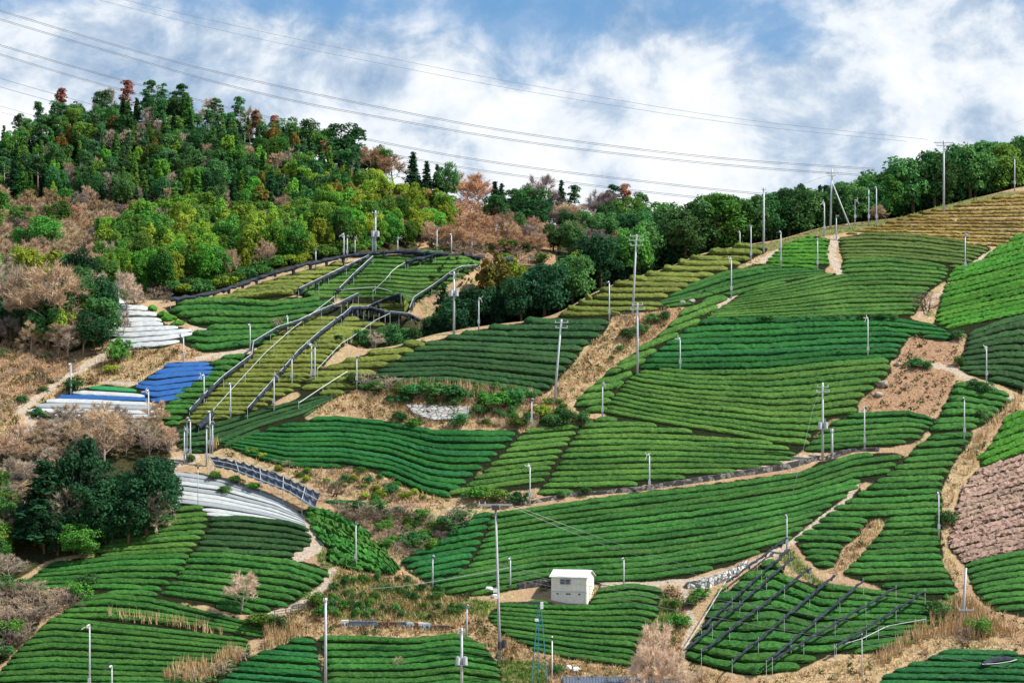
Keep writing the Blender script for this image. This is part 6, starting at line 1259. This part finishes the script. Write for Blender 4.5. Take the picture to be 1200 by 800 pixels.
# rail fence by the track
g0 = np.array([P1(x, y) for x, y in ((322,721),(335,719),(350,716),(365,714))]); e = empty('rail_fence', g0[1]); base = g0[1]
for p in g0: MB().tube([p - base - [0, 0, .2], p - base + [0, 0, 1.0]], .06, 6).build('post', M_bark, e)
for z_ in (.5, .9): MB().tube(g0 - base + [0, 0, z_], .04, 6).build('rail', M_bark, e)
tag(e, 'dark two rail fence beside the dirt track', 'fence')
# roof showing at the bottom edge
g = P1(735, 815); e = empty('tiled_house', g); k = px2m(g[1]); wd = 150 * k; m_tile = plain_mat('blue_grey_tiles', (.10, .12, .16), .5, .4, .3, 3)
MB().box((0, 3, -.5), (wd * .94, 5, 3.4)).build('wall', m_cream, e)
r_ = MB(); zt = 17 * k
for s in (-1, 1): r_.box((0, 3 + s * 1.7, zt + .1 - .55), (wd, 3.7, .14), 0, -s * .32)
r_.tube([(-wd / 2, 3, zt + .12), (wd / 2, 3, zt + .12)], .16, 8)
for i in range(int(wd / .35)):
    for s in (-1, 1): r_.box((-wd / 2 + i * .35 + .15, 3 + s * 1.7, zt + .1 - .55 + .1), (.1, 3.7, .08), 0, -s * .32)
r_.build('roof', m_tile, e); tag(e, 'blue grey tiled roof showing at the bottom edge of the photo', 'house')
# ------------------------------------------------------------------ camera, sun, sky
cam = bpy.data.cameras.new('camera'); co = link(bpy.data.objects.new('camera', cam)); co.rotation_euler = (math.radians(90), 0, 0)
cam.sensor_width = 36; cam.lens = 36 * FPX / 1200; cam.shift_y = (HY - 400) / 1200; cam.clip_start = 1; cam.clip_end = 9000
scene.camera = co
SUN_EL, SUN_AZ = math.radians(50), math.radians(99)      # azimuth measured clockwise from the view axis (+Y)
sd = Vector((math.sin(SUN_AZ) * math.cos(SUN_EL), math.cos(SUN_AZ) * math.cos(SUN_EL), math.sin(SUN_EL)))
sl = bpy.data.lights.new('sun', 'SUN'); sl.energy = 5.0; sl.angle = math.radians(2.0); sl.color = (1, .95, .86)
so = link(bpy.data.objects.new('sun', sl)); so.rotation_euler = sd.to_track_quat('Z', 'Y').to_euler(); so.location = (60, 100, 200)
wd_ = bpy.data.worlds.new('World'); scene.world = wd_; wd_.use_nodes = True; nt = wd_.node_tree; nt.nodes.clear()
out = nt.nodes.new('ShaderNodeOutputWorld'); bg = nt.nodes.new('ShaderNodeBackground'); nt.links.new(bg.outputs[0], out.inputs[0]); bg.inputs[1].default_value = .12
st = nt.nodes.new('ShaderNodeTexSky'); st.sky_type = 'NISHITA'; st.sun_disc = False; st.sun_elevation = SUN_EL; st.sun_rotation = SUN_AZ; st.air_density = 1.2; st.dust_density = .6; st.ozone_density = 2.0
tc = nt.nodes.new('ShaderNodeTexCoord'); sx = nt.nodes.new('ShaderNodeSeparateXYZ'); nt.links.new(tc.outputs['Generated'], sx.inputs[0])
def mth(op, a, b_=None, c=None, clamp=False):
    n = nt.nodes.new('ShaderNodeMath'); n.operation = op; n.use_clamp = clamp
    for i, v in enumerate((a, b_, c)):
        if v is None: continue
        if isinstance(v, (int, float)): n.inputs[i].default_value = v
        else: nt.links.new(v, n.inputs[i])
    return n.outputs[0]
# cloud cover as a function of direction: bearing and height angle
az = mth('ARCTAN2', sx.outputs[0], sx.outputs[1]); el = mth('ARCSINE', sx.outputs[2])
cv = nt.nodes.new('ShaderNodeCombineXYZ'); nt.links.new(az, cv.inputs[0]); nt.links.new(mth('MULTIPLY', el, 1.35), cv.inputs[1])
nA = noise(nt, 7.5, 9, .58, vec=cv.outputs[0], dist=.35); nB = noise(nt, 19, 9, .62, vec=cv.outputs[0], dist=.25); nC = noise(nt, 4.0, 5, .5, vec=cv.outputs[0])
def blob(px, py, rx, ry):
    a0, e0 = math.atan((px - HX) / FPX), math.atan((HY - py) / FPX)
    dx = mth('MULTIPLY', mth('SUBTRACT', az, a0), FPX / rx); dy = mth('MULTIPLY', mth('SUBTRACT', el, e0), FPX / ry)
    r2 = mth('ADD', mth('MULTIPLY', dx, dx), mth('MULTIPLY', dy, dy))
    return mth('EXPONENT', mth('MULTIPLY', r2, -1.0))
GAPS = [(560,10,170,40,1.), (690,46,80,44,.7), (915,48,70,44,.9), (620,100,70,45,.45), (790,118,40,36,.4), (15,5,110,26,.9), (1190,5,40,26,.8), (870,8,110,34,.5), (250,0,260,26,.35), (640,0,420,30,.22), (590,45,26,16,.5), (1150,90,40,30,.35), (380,5,120,22,.5), (130,30,40,20,-.6), (735,22,34,30,-.9), (1110,60,90,60,-.5), (290,95,200,70,-.4), (725,110,60,40,-.7), (865,110,70,40,-.5), (600,170,700,45,-.6), (905,145,130,52,-2.3), (810,95,60,50,-.6), (1010,75,55,60,-.9), (1120,110,110,50,-.5)]
gsum = None
for px, py, rx, ry, s in GAPS:
    v = mth('MULTIPLY', blob(px, py, rx, ry), s); gsum = v if gsum is None else mth('ADD', gsum, v)
# cover = high where cloud
d = mth('ADD', mth('MULTIPLY', nA, 1.2), mth('MULTIPLY', nB, .62)); d = mth('SUBTRACT', d, mth('ADD', mth('MULTIPLY', gsum, .30), .055))
cover = ramp(nt, d, [(.42, (.02, .02, .02)), (.55, (.16, .16, .16)), (.68, (.55, .55, .55)), (.82, (.98, .98, .98))])
CL = 1 / .12
shade = mth('ADD', mth('ADD', mth('MULTIPLY', nA, .5), mth('MULTIPLY', nB, .5)), mth('MULTIPLY', mth('SUBTRACT', .15, el), .55))
shade = mth('ADD', shade, mth('ADD', mth('MULTIPLY', blob(900, 135, 150, 70), .10), .012))
ccol = ramp(nt, shade, [(.40, (.25, .37, .54)), (.47, (.47, .57, .70)), (.52, (.74, .79, .85)), (.60, (.93, .94, .96))])
cs = nt.nodes.new('ShaderNodeVectorMath'); cs.operation = 'SCALE'; cs.inputs['Scale'].default_value = CL * .74; nt.links.new(ccol, cs.inputs[0])
sk = mixc(nt, .72, st.outputs[0], tuple(CL * x for x in (.030, .155, .36)))
skc = mixc(nt, cover, sk, cs.outputs[0])
nt.links.new(skc, bg.inputs[0])
vs = scene.view_settings; vs.view_transform = 'Standard'; vs.look = 'None'; vs.exposure = .66; vs.gamma = 1; vs.use_curve_mapping = False
scene.render.engine = 'CYCLES'; scene.cycles.max_bounces = 5; scene.cycles.diffuse_bounces = 3; scene.cycles.transmission_bounces = 2; scene.cycles.use_adaptive_sampling = True
